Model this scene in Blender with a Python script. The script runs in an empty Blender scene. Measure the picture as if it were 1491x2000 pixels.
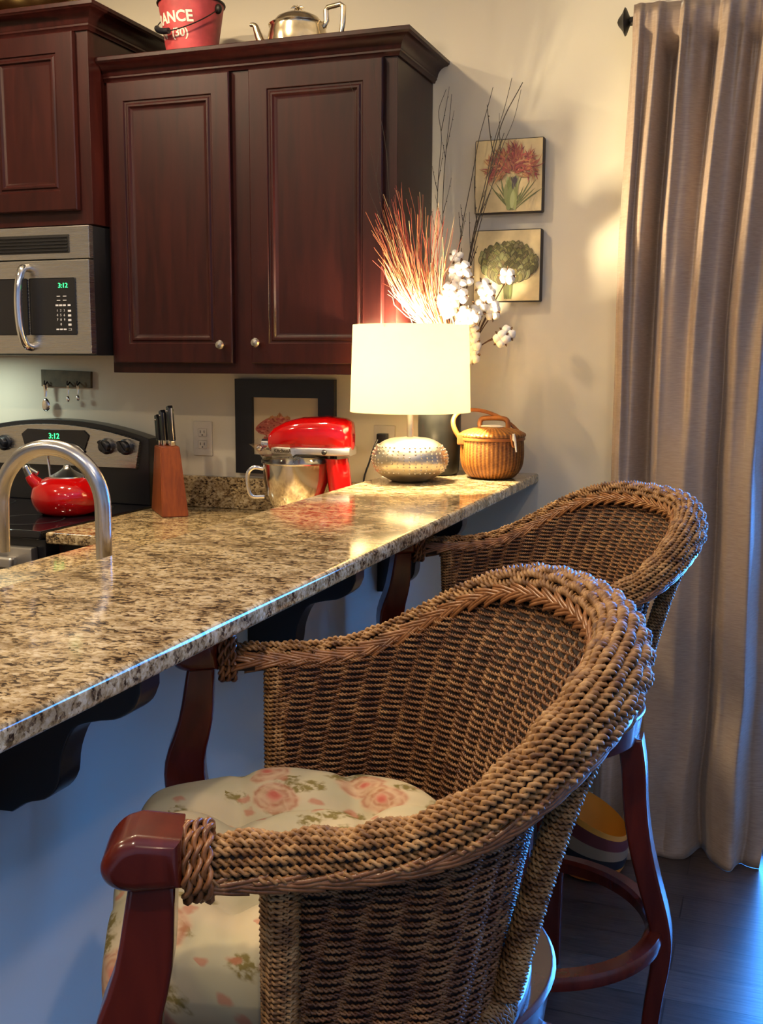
import bpy, bmesh, math, random
import numpy as np
from mathutils import Vector, Matrix
random.seed(7); np.random.seed(7)
SC = bpy.context.scene
COL = SC.collection
PI = math.pi

# ------------------------------------------------------------------ camera
def _basis(y, p, r):
    y, p, r = (math.radians(v) for v in (y, p, r))
    f = Vector((-math.sin(y)*math.cos(p), math.cos(y)*math.cos(p), math.sin(p)))
    rt = Vector((math.cos(y), math.sin(y), 0)); up = rt.cross(f)
    return math.cos(r)*rt+math.sin(r)*up, -math.sin(r)*rt+math.cos(r)*up, f
_rt, _up, _f = _basis(19.8566, -8.0242, .2337)
cam_d = bpy.data.cameras.new('camera'); cam = bpy.data.objects.new('camera', cam_d); COL.objects.link(cam)
M = Matrix((( _rt.x, _up.x, -_f.x, .7646), (_rt.y, _up.y, -_f.y, -3.2005), (_rt.z, _up.z, -_f.z, 1.4061), (0, 0, 0, 1)))
cam.matrix_world = M
cam_d.sensor_fit = 'HORIZONTAL'; cam_d.sensor_width = 36.0; cam_d.lens = 2124.72/1491*36.0
cam_d.clip_start = .02; cam_d.clip_end = 60
SC.camera = cam

# ------------------------------------------------------------------ exposure, world, lights
SC.view_settings.view_transform = 'Standard'; SC.view_settings.look = 'None'
SC.view_settings.exposure = 0.14; SC.view_settings.gamma = 1.0
SC.view_settings.use_curve_mapping = False
w = bpy.data.worlds.new('world'); SC.world = w; w.use_nodes = True
wb = w.node_tree.nodes['Background']
wb.inputs[0].default_value = (.16, .36, .85, 1); wb.inputs[1].default_value = 1.6

def area(name, loc, rot, size, power, color, shape='DISK', sy=None, spread=None):
    d = bpy.data.lights.new(name, 'AREA'); d.shape = shape; d.size = size
    if sy: d.size_y = sy
    d.energy = power; d.color = color
    if spread: d.spread = math.radians(spread)
    o = bpy.data.objects.new(name, d); COL.objects.link(o); o.location = loc; o.rotation_euler = rot
    return o
WARM = (1.0, .78, .51)
for i, (x, y, p) in enumerate([(-1.35, -1.0, 21), (-1.75, -2.0, 20), (-.72, -.95, 16), (-1.1, -3.3, 20), (.15, -3.3, 18), (1.4, -4.2, 12), (1.05, -2.3, 11)]):
    area('recessed_light', (x, y, 2.71), (0, 0, 0), .11, p, WARM)
# dusk daylight through the glazed door in the back wall
area('cooktop_light', (-1.85, -.24, 1.408), (0, 0, 0), .10, 1.9, (.82, 1.0, .92), 'RECTANGLE', .05)
area('daylight', (1.60, .30, 1.15), (math.radians(-90), 0, 0), 1.75, 420, (.055, .31, 1.0), 'RECTANGLE', 2.1)

# ------------------------------------------------------------------ mesh helpers
class MB:
    def __init__(s): s.v = []; s.f = []
    def add(s, verts, faces):
        b = len(s.v); s.v += [tuple(float(c) for c in p) for p in verts]
        s.f += [tuple(i+b for i in f) for f in faces]; return s
    def xf(s, m):
        s.v = [tuple(m @ Vector(p)) for p in s.v]; return s
    def join(s, o): return s.add(o.v, o.f)

def from_bm(bm):
    m = MB(); bm.verts.ensure_lookup_table()
    for i, v in enumerate(bm.verts): v.index = i
    m.add([v.co[:] for v in bm.verts], [[v.index for v in f.verts] for f in bm.faces]); bm.free(); return m

def box(x0, x1, y0, y1, z0, z1, bev=0, seg=2):
    bm = bmesh.new(); bmesh.ops.create_cube(bm, size=1)
    for v in bm.verts:
        v.co = Vector(((x0+x1)/2+v.co.x*(x1-x0), (y0+y1)/2+v.co.y*(y1-y0), (z0+z1)/2+v.co.z*(z1-z0)))
    if bev: bmesh.ops.bevel(bm, geom=bm.edges[:], offset=bev, segments=seg, profile=.5, affect='EDGES')
    return from_bm(bm)

def prism(poly, axis, a, b, bev=0, seg=2):
    """extrude a 2D polygon; axis = the axis it is extruded along ('x','y','z')"""
    bm = bmesh.new()
    def P(p, t):
        if axis == 'x': return (t, p[0], p[1])
        if axis == 'y': return (p[0], t, p[1])
        return (p[0], p[1], t)
    va = [bm.verts.new(P(p, a)) for p in poly]; vb = [bm.verts.new(P(p, b)) for p in poly]
    n = len(poly); bm.faces.new(va); bm.faces.new(vb[::-1])
    for i in range(n): bm.faces.new((va[i], vb[i], vb[(i+1) % n], va[(i+1) % n]))
    bmesh.ops.recalc_face_normals(bm, faces=bm.faces[:])
    if bev:
        ca = set(va); cb = set(vb)
        ed = [e for e in bm.edges if (e.verts[0] in ca and e.verts[1] in ca) or (e.verts[0] in cb and e.verts[1] in cb)]
        bmesh.ops.bevel(bm, geom=ed, offset=bev, segments=seg, profile=.5, affect='EDGES')
    return from_bm(bm)

def lathe(prof, n=48, c=(0, 0, 0), arc=None):
    v = []; f = []; m = len(prof)
    for j in range(n):
        a = 2*PI*j/n
        for r, z in prof: v.append((c[0]+r*math.cos(a), c[1]+r*math.sin(a), c[2]+z))
    for j in range(n):
        k = (j+1) % n
        for i in range(m-1): f.append((j*m+i, k*m+i, k*m+i+1, j*m+i+1))
    mb = MB().add(v, f)
    if prof[0][0] > 1e-4: mb.f.append(tuple(j*m for j in range(n))[::-1])
    if prof[-1][0] > 1e-4: mb.f.append(tuple(j*m+m-1 for j in range(n)))
    return mb

def open_lathe(prof, n=48, c=(0, 0, 0)):
    mb = lathe(prof, n, c); m = len(prof)
    mb.f = [q for q in mb.f if len(q) == 4]
    return mb

def frames(P, closed=False):
    P = np.asarray(P, float)
    T = np.gradient(P, axis=0)
    T /= np.linalg.norm(T, axis=1)[:, None]+1e-12
    N = np.zeros_like(P)
    ref = np.array([0, 0, 1.]) if abs(T[0, 2]) < .9 else np.array([1., 0, 0])
    n = ref-T[0]*(ref@T[0]); n /= np.linalg.norm(n); N[0] = n
    for i in range(1, len(P)):
        n = N[i-1]-T[i]*(N[i-1]@T[i]); n /= np.linalg.norm(n)+1e-12; N[i] = n
    return T, N, np.cross(T, N)

def tube(P, r, n=10, caps=True, flat=1.0, N0=None):
    """tube along P; r scalar or per-point; flat squeezes along the binormal"""
    P = np.asarray(P, float); T, N, B = frames(P) if N0 is None else N0
    r = np.broadcast_to(np.asarray(r, float), (len(P),))
    v = []; f = []
    for j in range(n):
        a = 2*PI*j/n
        v.append(P+(N*math.cos(a)+B*math.sin(a)*flat)*r[:, None])
    V = np.stack(v, 1).reshape(-1, 3); m = len(P)
    for i in range(m-1):
        for j in range(n):
            k = (j+1) % n; f.append((i*n+j, i*n+k, (i+1)*n+k, (i+1)*n+j))
    if caps: f.append(tuple(range(n))[::-1]); f.append(tuple((m-1)*n+j for j in range(n)))
    return MB().add(V, f)

def spline(pts, n=40):
    """Catmull-Rom through pts"""
    p = np.asarray(pts, float); p = np.vstack([2*p[0]-p[1], p, 2*p[-1]-p[-2]])
    out = []; m = len(p)-3
    for t in np.linspace(0, m, n):
        i = min(int(t), m-1); u = t-i; a, b, c, d = p[i:i+4]
        out.append(.5*((2*b)+(-a+c)*u+(2*a-5*b+4*c-d)*u*u+(-a+3*b-3*c+d)*u**3))
    return np.array(out)

def sphere(c, rx, ry=None, rz=None, n=20, m=12):
    ry = ry or rx; rz = rz or rx
    prof = [(math.sin(PI*i/m), -math.cos(PI*i/m)) for i in range(m+1)]
    prof[0] = (0, -1); prof[-1] = (0, 1)
    mb = lathe(prof, n); mb.v = [(c[0]+x*rx, c[1]+y*ry, c[2]+z*rz) for x, y, z in mb.v]
    return mb

def np_mesh(name, V, Q):
    me = bpy.data.meshes.new(name); V = np.asarray(V, np.float32); Q = np.asarray(Q, np.int32); k = Q.shape[1]
    me.vertices.add(len(V)); me.vertices.foreach_set('co', V.ravel())
    me.loops.add(Q.size); me.loops.foreach_set('vertex_index', Q.ravel())
    me.polygons.add(len(Q)); me.polygons.foreach_set('loop_start', np.arange(len(Q), dtype=np.int32)*k)
    me.polygons.foreach_set('loop_total', np.full(len(Q), k, np.int32))
    me.update(calc_edges=True); me.validate(); return me

# ------------------------------------------------------------------ object helpers
def finish(o, label=None, cat=None, group=None, kind=None):
    if label: o['label'] = label
    if cat: o['category'] = cat
    if group: o['group'] = group
    if kind: o['kind'] = kind
    return o

def world_loc(p):
    v = Vector((0, 0, 0))
    while p is not None: v = v+Vector(p.location); p = p.parent
    return v

def obj(name, mb, mat, parent=None, smooth=True, local=False, label=None, ang=40):
    if isinstance(mb, MB):
        if parent is not None and not local:
            L = world_loc(parent); V = [(x-L.x, y-L.y, z-L.z) for x, y, z in mb.v]
        else: V = mb.v
        me = bpy.data.meshes.new(name); me.from_pydata(V, [], mb.f); me.update()
        bm = bmesh.new(); bm.from_mesh(me); bmesh.ops.recalc_face_normals(bm, faces=bm.faces[:]); bm.to_mesh(me); bm.free()
    else: me = mb
    me.materials.append(mat)
    if smooth:
        me.polygons.foreach_set('use_smooth', [True]*len(me.polygons))
        try: me.set_sharp_from_angle(angle=math.radians(ang))
        except Exception: pass
    o = bpy.data.objects.new(name, me); COL.objects.link(o)
    if parent is not None: o.parent = parent
    if label: o['label'] = label
    if smooth and isinstance(mb, MB) and len(me.polygons) < 4000:
        wn = o.modifiers.new('weighted_normal', 'WEIGHTED_NORMAL'); wn.keep_sharp = True
    return o

def thing(name, label, cat, loc, rz=0, group=None):
    o = bpy.data.objects.new(name, None); COL.objects.link(o); o.location = loc; o.rotation_euler = (0, 0, rz)
    o.empty_display_size = .05
    return finish(o, label, cat, group)

def text_mb(s, size, depth=.0006, bold=0.0):
    c = bpy.data.curves.new('t', 'FONT'); c.body = s; c.size = size; c.extrude = depth; c.align_x = 'CENTER'; c.align_y = 'CENTER'; c.offset = bold
    c.resolution_u = 3
    o = bpy.data.objects.new('t', c); COL.objects.link(o)
    dg = bpy.context.evaluated_depsgraph_get(); me = bpy.data.meshes.new_from_object(o.evaluated_get(dg))
    mb = MB().add([v.co[:] for v in me.vertices], [tuple(p.vertices) for p in me.polygons])
    bpy.data.objects.remove(o); bpy.data.curves.remove(c); bpy.data.meshes.remove(me)
    return mb

# ------------------------------------------------------------------ materials
def new_mat(name):
    m = bpy.data.materials.new(name); m.use_nodes = True
    nt = m.node_tree; b = nt.nodes['Principled BSDF']; return m, nt, b

def simple(name, col, rough=.5, metal=0, coat=0, noise=0, nscale=40, bump=0, bscale=200, spec=.5, stretch=(1, 1, 1), emit=None, es=0, coatr=.05):
    m, nt, b = new_mat(name); N = nt.nodes; L = nt.links
    b.inputs['Base Color'].default_value = (*col, 1); b.inputs['Roughness'].default_value = rough
    b.inputs['Metallic'].default_value = metal; b.inputs['Coat Weight'].default_value = coat; b.inputs['Coat Roughness'].default_value = coatr
    b.inputs['Specular IOR Level'].default_value = spec
    if emit: b.inputs['Emission Color'].default_value = (*emit, 1); b.inputs['Emission Strength'].default_value = es
    if noise or bump:
        tc = N.new('ShaderNodeTexCoord'); mp = N.new('ShaderNodeMapping'); mp.inputs['Scale'].default_value = stretch
        L.new(tc.outputs['Object'], mp.inputs['Vector'])
    if noise:
        n = N.new('ShaderNodeTexNoise'); n.inputs['Scale'].default_value = nscale; n.inputs['Detail'].default_value = 6
        L.new(mp.outputs[0], n.inputs['Vector'])
        r = N.new('ShaderNodeMapRange'); r.inputs['From Min'].default_value = .3; r.inputs['From Max'].default_value = .7
        r.inputs['To Min'].default_value = 1-noise; r.inputs['To Max'].default_value = 1+noise
        L.new(n.outputs['Fac'], r.inputs['Value'])
        mx = N.new('ShaderNodeVectorMath'); mx.operation = 'SCALE'; mx.inputs[0].default_value = col
        L.new(r.outputs[0], mx.inputs['Scale']); L.new(mx.outputs[0], b.inputs['Base Color'])
    if bump:
        n2 = N.new('ShaderNodeTexNoise'); n2.inputs['Scale'].default_value = bscale; n2.inputs['Detail'].default_value = 3
        L.new(mp.outputs[0], n2.inputs['Vector'])
        bp = N.new('ShaderNodeBump'); bp.inputs['Strength'].default_value = bump; bp.inputs['Distance'].default_value = .002
        L.new(n2.outputs['Fac'], bp.inputs['Height']); L.new(bp.outputs[0], b.inputs['Normal'])
    return m

def ramp(N, stops):
    r = N.new('ShaderNodeValToRGB'); e = r.color_ramp.elements
    e[0].position, e[0].color = stops[0][0], (*stops[0][1], 1); e[1].position, e[1].color = stops[-1][0], (*stops[-1][1], 1)
    for p, c in stops[1:-1]:
        x = e.new(p); x.color = (*c, 1)
    return r

def granite_mat():
    m, nt, b = new_mat('granite'); N = nt.nodes; L = nt.links
    tc = N.new('ShaderNodeTexCoord'); mp = N.new('ShaderNodeMapping')
    mp.inputs['Rotation'].default_value = (0, 0, math.radians(-12)); mp.inputs['Scale'].default_value = (1.25, 1.75, 1.75)
    L.new(tc.outputs['Object'], mp.inputs['Vector'])
    def noise(s, d=8, r=.6, dist=0):
        n = N.new('ShaderNodeTexNoise'); n.inputs['Scale'].default_value = s; n.inputs['Detail'].default_value = d
        n.inputs['Roughness'].default_value = r; n.inputs['Distortion'].default_value = dist; L.new(mp.outputs[0], n.inputs['Vector']); return n
    a = noise(25, 12, .76, .5)
    base = ramp(N, [(.35, (.022, .016, .012)), (.425, (.13, .085, .045)), (.49, (.36, .25, .115)), (.56, (.50, .375, .19)), (.68, (.64, .52, .32))])
    vg = N.new('ShaderNodeTexVoronoi'); vg.inputs['Scale'].default_value = 120; vg.inputs['Randomness'].default_value = 1
    wz = N.new('ShaderNodeVectorMath'); wz.operation = 'MULTIPLY_ADD'; wz.inputs[1].default_value = (.02, .02, .02); L.new(a.outputs['Color'], wz.inputs[0]); L.new(mp.outputs[0], wz.inputs[2]); L.new(wz.outputs[0], vg.inputs['Vector'])
    sg = N.new('ShaderNodeSeparateColor'); L.new(vg.outputs['Color'], sg.inputs[0])
    mg = N.new('ShaderNodeMath'); mg.operation = 'MULTIPLY_ADD'; mg.inputs[1].default_value = .22; mg.inputs[2].default_value = -.080; L.new(sg.outputs[0], mg.inputs[0])
    ag = N.new('ShaderNodeMath'); ag.operation = 'ADD'; L.new(a.outputs['Fac'], ag.inputs[0]); L.new(mg.outputs[0], ag.inputs[1]); L.new(ag.outputs[0], base.inputs['Fac'])
    k = noise(88, 6, .75, .4)
    kr = ramp(N, [(.33, (1, 1, 1)), (.40, (0, 0, 0))]); L.new(k.outputs['Fac'], kr.inputs['Fac'])
    mix = N.new('ShaderNodeMixRGB'); mix.inputs[2].default_value = (.018, .014, .014, 1)
    L.new(kr.outputs[0], mix.inputs[0]); L.new(base.outputs[0], mix.inputs[1])
    g = noise(8, 6, .62, .6); gr = ramp(N, [(.46, (0, 0, 0)), (.62, (.85, .85, .85))]); L.new(g.outputs['Fac'], gr.inputs['Fac'])
    mix2 = N.new('ShaderNodeMixRGB'); mix2.blend_type = 'MULTIPLY'; mix2.inputs[2].default_value = (.46, .40, .34, 1)
    L.new(gr.outputs[0], mix2.inputs[0]); L.new(mix.outputs[0], mix2.inputs[1])
    L.new(mix2.outputs[0], b.inputs['Base Color'])
    b.inputs['Roughness'].default_value = .09; b.inputs['Specular IOR Level'].default_value = .55
    return m

def wood_mat(name, c1, c2, rough, scale=(14, 14, 1.2), coat=0, dark=None):
    m, nt, b = new_mat(name); N = nt.nodes; L = nt.links
    tc = N.new('ShaderNodeTexCoord'); mp = N.new('ShaderNodeMapping'); mp.inputs['Scale'].default_value = scale
    L.new(tc.outputs['Object'], mp.inputs['Vector'])
    n = N.new('ShaderNodeTexNoise'); n.inputs['Scale'].default_value = 4; n.inputs['Detail'].default_value = 8; n.inputs['Distortion'].default_value = .8
    L.new(mp.outputs[0], n.inputs['Vector'])
    r = ramp(N, [(.3, c1), (.7, c2)]); L.new(n.outputs['Fac'], r.inputs['Fac']); L.new(r.outputs[0], b.inputs['Base Color'])
    b.inputs['Roughness'].default_value = rough; b.inputs['Coat Weight'].default_value = coat; b.inputs['Coat Roughness'].default_value = .12; b.inputs['Specular IOR Level'].default_value = .28
    return m

def floor_mat():
    m, nt, b = new_mat('floor_planks'); N = nt.nodes; L = nt.links
    tc = N.new('ShaderNodeTexCoord'); mp = N.new('ShaderNodeMapping'); L.new(tc.outputs['Object'], mp.inputs['Vector'])
    br = N.new('ShaderNodeTexBrick'); br.inputs['Scale'].default_value = 1; br.inputs['Brick Width'].default_value = 1.2; br.inputs['Row Height'].default_value = .125
    br.inputs['Mortar Size'].default_value = .0016; br.inputs['Color1'].default_value = (.055, .040, .034, 1); br.inputs['Color2'].default_value = (.032, .022, .018, 1)
    br.inputs['Mortar'].default_value = (.006, .005, .004, 1); L.new(mp.outputs[0], br.inputs['Vector'])
    mp2 = N.new('ShaderNodeMapping'); mp2.inputs['Scale'].default_value = (2, 26, 1); L.new(tc.outputs['Object'], mp2.inputs['Vector'])
    n = N.new('ShaderNodeTexNoise'); n.inputs['Scale'].default_value = 5; n.inputs['Detail'].default_value = 6; L.new(mp2.outputs[0], n.inputs['Vector'])
    r = ramp(N, [(.3, (.55, .55, .55)), (.7, (1.5, 1.45, 1.4))]); L.new(n.outputs['Fac'], r.inputs['Fac'])
    mx = N.new('ShaderNodeMixRGB'); mx.blend_type = 'MULTIPLY'; mx.inputs[0].default_value = 1
    L.new(br.outputs['Color'], mx.inputs[1]); L.new(r.outputs[0], mx.inputs[2]); L.new(mx.outputs[0], b.inputs['Base Color'])
    bp = N.new('ShaderNodeBump'); bp.inputs['Strength'].default_value = .25; bp.inputs['Distance'].default_value = .002
    L.new(n.outputs['Fac'], bp.inputs['Height']); L.new(bp.outputs[0], b.inputs['Normal'])
    b.inputs['Roughness'].default_value = .30
    return m

def rope_mat(name, c1, c2, c3, rough=.55):
    m, nt, b = new_mat(name); N = nt.nodes; L = nt.links
    tc = N.new('ShaderNodeTexCoord')
    n = N.new('ShaderNodeTexNoise'); n.inputs['Scale'].default_value = 55; n.inputs['Detail'].default_value = 4; L.new(tc.outputs['Object'], n.inputs['Vector'])
    r = ramp(N, [(.32, c1), (.5, c2), (.68, c3)]); L.new(n.outputs['Fac'], r.inputs['Fac']); L.new(r.outputs[0], b.inputs['Base Color'])
    n2 = N.new('ShaderNodeTexNoise'); n2.inputs['Scale'].default_value = 600; n2.inputs['Detail'].default_value = 2; L.new(tc.outputs['Object'], n2.inputs['Vector'])
    bp = N.new('ShaderNodeBump'); bp.inputs['Strength'].default_value = .25; bp.inputs['Distance'].default_value = .001
    L.new(n2.outputs['Fac'], bp.inputs['Height']); L.new(bp.outputs[0], b.inputs['Normal'])
    b.inputs['Roughness'].default_value = rough
    return m

def floral_mat():
    m, nt, b = new_mat('floral_fabric'); N = nt.nodes; L = nt.links
    tc = N.new('ShaderNodeTexCoord')
    sp = N.new('ShaderNodeSeparateXYZ'); L.new(tc.outputs['Object'], sp.inputs[0])
    def M(op, a, bb=None, c=None):
        n = N.new('ShaderNodeMath'); n.operation = op
        for i, x in enumerate((a, bb, c)):
            if x is None: continue
            if isinstance(x, (int, float)): n.inputs[i].default_value = x
            else: L.new(x, n.inputs[i])
        return n.outputs[0]
    def smooth(x, a, bb):
        n = N.new('ShaderNodeMapRange'); n.interpolation_type = 'SMOOTHSTEP'; n.inputs['From Min'].default_value = a; n.inputs['From Max'].default_value = bb
        L.new(x, n.inputs['Value']); return n.outputs[0]
    def mix(f, a, bb):
        n = N.new('ShaderNodeMixRGB')
        for i, x in enumerate((f, a, bb)):
            if isinstance(x, tuple): n.inputs[i].default_value = (*x, 1)
            else: L.new(x, n.inputs[i])
        return n.outputs[0]
    cm = N.new('ShaderNodeCombineXYZ')
    L.new(M('MULTIPLY_ADD', sp.outputs[2], .8, sp.outputs[0]), cm.inputs[0]); L.new(M('MULTIPLY_ADD', sp.outputs[2], -.7, sp.outputs[1]), cm.inputs[1])
    def warp(scale, amt):
        wn = N.new('ShaderNodeTexNoise'); wn.inputs['Scale'].default_value = scale; wn.inputs['Detail'].default_value = 2; L.new(cm.outputs[0], wn.inputs['Vector'])
        a = N.new('ShaderNodeVectorMath'); a.operation = 'SUBTRACT'; a.inputs[1].default_value = (.5, .5, .5); L.new(wn.outputs['Color'], a.inputs[0])
        c = N.new('ShaderNodeVectorMath'); c.operation = 'MULTIPLY_ADD'; c.inputs[1].default_value = (amt, amt, 0); L.new(a.outputs[0], c.inputs[0]); L.new(cm.outputs[0], c.inputs[2]); return c.outputs[0]
    def vor(scale, vec, rnd=1, feat='F1'):
        v = N.new('ShaderNodeTexVoronoi'); v.voronoi_dimensions = '2D'; v.feature = feat; v.inputs['Scale'].default_value = scale; v.inputs['Randomness'].default_value = rnd; L.new(vec, v.inputs['Vector'])
        c = N.new('ShaderNodeSeparateColor'); L.new(v.outputs['Color'], c.inputs[0]); return v.outputs['Distance'], c.outputs
    n0 = N.new('ShaderNodeTexNoise'); n0.inputs['Scale'].default_value = 9; L.new(cm.outputs[0], n0.inputs['Vector'])
    base = mix(smooth(n0.outputs['Fac'], .35, .65), (.52, .42, .25), (.42, .37, .22))
    wl = warp(60, .030); dl, cl = vor(24, wl)
    n3 = N.new('ShaderNodeTexNoise'); n3.inputs['Scale'].default_value = 100; n3.inputs['Detail'].default_value = 4; L.new(cm.outputs[0], n3.inputs['Vector'])
    leaf = M('MULTIPLY', M('MULTIPLY', M('SUBTRACT', 1, smooth(dl, .25, .45)), M('GREATER_THAN', cl[0], .40)), smooth(n3.outputs['Fac'], .36, .56))
    base = mix(leaf, base, (.19, .145, .040))
    db, cb = vor(30, warp(45, .02)); bud = M('MULTIPLY', M('SUBTRACT', 1, smooth(db, .12, .30)), M('GREATER_THAN', cb[1], .74))
    base = mix(M('MULTIPLY', bud, .7), base, (.42, .14, .075))
    wr = warp(30, .022); dr, cr = vor(9.5, wr, .8)
    on = M('GREATER_THAN', cr[1], .22)
    rose = M('MULTIPLY', M('SUBTRACT', 1, smooth(dr, .27, .36)), on)
    dp, cp = vor(46, warp(40, .03))
    petal_edge = smooth(dp, .30, .62)
    ring = M('MULTIPLY_ADD', M('SINE', M('MULTIPLY_ADD', dr, 48, M('MULTIPLY', dp, 3.0))), .5, .5)
    pink = mix(M('MULTIPLY', ring, .8), (.50, .30, .165), (.36, .115, .055))
    pink = mix(M('MULTIPLY', petal_edge, .6), pink, (.58, .38, .22))
    core = M('MULTIPLY', M('SUBTRACT', 1, smooth(dr, .05, .13)), on)
    base = mix(M('MULTIPLY', rose, .8), base, pink); base = mix(M('MULTIPLY', core, .65), base, (.46, .06, .045))
    L.new(base, b.inputs['Base Color']); b.inputs['Roughness'].default_value = .8; b.inputs['Specular IOR Level'].default_value = .2
    return m

def curtain_mat():
    m, nt, b = new_mat('silk_curtain'); N = nt.nodes; L = nt.links
    tc = N.new('ShaderNodeTexCoord'); mp = N.new('ShaderNodeMapping'); mp.inputs['Scale'].default_value = (40, 40, 320)
    L.new(tc.outputs['Object'], mp.inputs['Vector'])
    n = N.new('ShaderNodeTexNoise'); n.inputs['Scale'].default_value = 1; n.inputs['Detail'].default_value = 4; L.new(mp.outputs[0], n.inputs['Vector'])
    r = ramp(N, [(.3, (.245, .170, .120)), (.7, (.32, .235, .170))]); L.new(n.outputs['Fac'], r.inputs['Fac']); L.new(r.outputs[0], b.inputs['Base Color'])
    bp = N.new('ShaderNodeBump'); bp.inputs['Strength'].default_value = .12; bp.inputs['Distance'].default_value = .001
    L.new(n.outputs['Fac'], bp.inputs['Height']); L.new(bp.outputs[0], b.inputs['Normal'])
    b.inputs['Roughness'].default_value = .40; b.inputs['Sheen Weight'].default_value = .35; b.inputs['Sheen Roughness'].default_value = .35
    return m

def steel_mat(name='stainless_steel', col=(.52, .50, .47), rough=.26, stretch=(2, 2, 300)):
    m, nt, b = new_mat(name); N = nt.nodes; L = nt.links
    b.inputs['Base Color'].default_value = (*col, 1); b.inputs['Metallic'].default_value = 1; b.inputs['Roughness'].default_value = rough
    tc = N.new('ShaderNodeTexCoord'); mp = N.new('ShaderNodeMapping'); mp.inputs['Scale'].default_value = stretch
    L.new(tc.outputs['Object'], mp.inputs['Vector'])
    n = N.new('ShaderNodeTexNoise'); n.inputs['Scale'].default_value = 3; n.inputs['Detail'].default_value = 2; L.new(mp.outputs[0], n.inputs['Vector'])
    r = N.new('ShaderNodeMapRange'); r.inputs['To Min'].default_value = rough*.8; r.inputs['To Max'].default_value = rough*1.25
    L.new(n.outputs['Fac'], r.inputs['Value']); L.new(r.outputs[0], b.inputs['Roughness'])
    b.inputs['Anisotropic'].default_value = .5
    return m

def glass_like(name, tint=(1, 1, 1), gloss=.12):
    m = bpy.data.materials.new(name); m.use_nodes = True; nt = m.node_tree; N = nt.nodes; L = nt.links
    N.remove(N['Principled BSDF']); o = N['Material Output']
    t = N.new('ShaderNodeBsdfTransparent'); t.inputs[0].default_value = (*tint, 1)
    g = N.new('ShaderNodeBsdfGlossy'); g.inputs['Roughness'].default_value = .03
    f = N.new('ShaderNodeFresnel'); f.inputs['IOR'].default_value = 1.45
    a = N.new('ShaderNodeMath'); a.operation = 'ADD'; a.inputs[1].default_value = gloss; a.use_clamp = True; L.new(f.outputs[0], a.inputs[0])
    x = N.new('ShaderNodeMixShader'); L.new(a.outputs[0], x.inputs[0]); L.new(t.outputs[0], x.inputs[1]); L.new(g.outputs[0], x.inputs[2])
    L.new(x.outputs[0], o.inputs[0]); return m

def shade_mat():
    m = bpy.data.materials.new('lamp_shade_linen'); m.use_nodes = True; nt = m.node_tree; N = nt.nodes; L = nt.links
    N.remove(N['Principled BSDF']); o = N['Material Output']
    d = N.new('ShaderNodeBsdfDiffuse'); d.inputs[0].default_value = (.80, .75, .60, 1)
    t = N.new('ShaderNodeBsdfTranslucent'); t.inputs[0].default_value = (.88, .80, .55, 1)
    x = N.new('ShaderNodeMixShader'); x.inputs[0].default_value = .55
    L.new(d.outputs[0], x.inputs[1]); L.new(t.outputs[0], x.inputs[2]); L.new(x.outputs[0], o.inputs[0]); return m

def attr_mat(name, rough=.6):
    m, nt, b = new_mat(name); N = nt.nodes; L = nt.links
    a = N.new('ShaderNodeAttribute'); a.attribute_name = 'paint'
    L.new(a.outputs['Color'], b.inputs['Base Color']); b.inputs['Roughness'].default_value = rough; return m

def basket_mat():
    m, nt, b = new_mat('woven_basket'); N = nt.nodes; L = nt.links
    tc = N.new('ShaderNodeTexCoord'); sp = N.new('ShaderNodeSeparateXYZ'); L.new(tc.outputs['Object'], sp.inputs[0])
    def M(op, a, bb=None, c=None):
        n = N.new('ShaderNodeMath'); n.operation = op
        for i, x in enumerate((a, bb, c)):
            if x is None: continue
            if isinstance(x, (int, float)): n.inputs[i].default_value = x
            else: L.new(x, n.inputs[i])
        return n.outputs[0]
    an = M('ARCTAN2', sp.outputs[1], sp.outputs[0])
    rib = M('MULTIPLY_ADD', M('SINE', M('MULTIPLY', an, 46)), .5, .5)
    row = M('MULTIPLY_ADD', M('SINE', M('MULTIPLY_ADD', sp.outputs[2], 1500, M('MULTIPLY', an, 23))), .5, .5)
    h = M('ADD', M('MULTIPLY', rib, .7), M('MULTIPLY', row, .3))
    n = N.new('ShaderNodeTexNoise'); n.inputs['Scale'].default_value = 30; L.new(tc.outputs['Object'], n.inputs['Vector'])
    f = M('MULTIPLY_ADD', n.outputs['Fac'], .5, M('MULTIPLY_ADD', h, .6, -.05))
    r = ramp(N, [(.15, (.07, .018, .0025)), (.5, (.20, .070, .009)), (.85, (.33, .140, .025))]); L.new(f, r.inputs['Fac']); L.new(r.outputs[0], b.inputs['Base Color'])
    bp = N.new('ShaderNodeBump'); bp.inputs['Strength'].default_value = .6; bp.inputs['Distance'].default_value = .002; L.new(h, bp.inputs['Height']); L.new(bp.outputs[0], b.inputs['Normal'])
    b.inputs['Roughness'].default_value = .45; b.inputs['Specular IOR Level'].default_value = .35; return m

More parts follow.
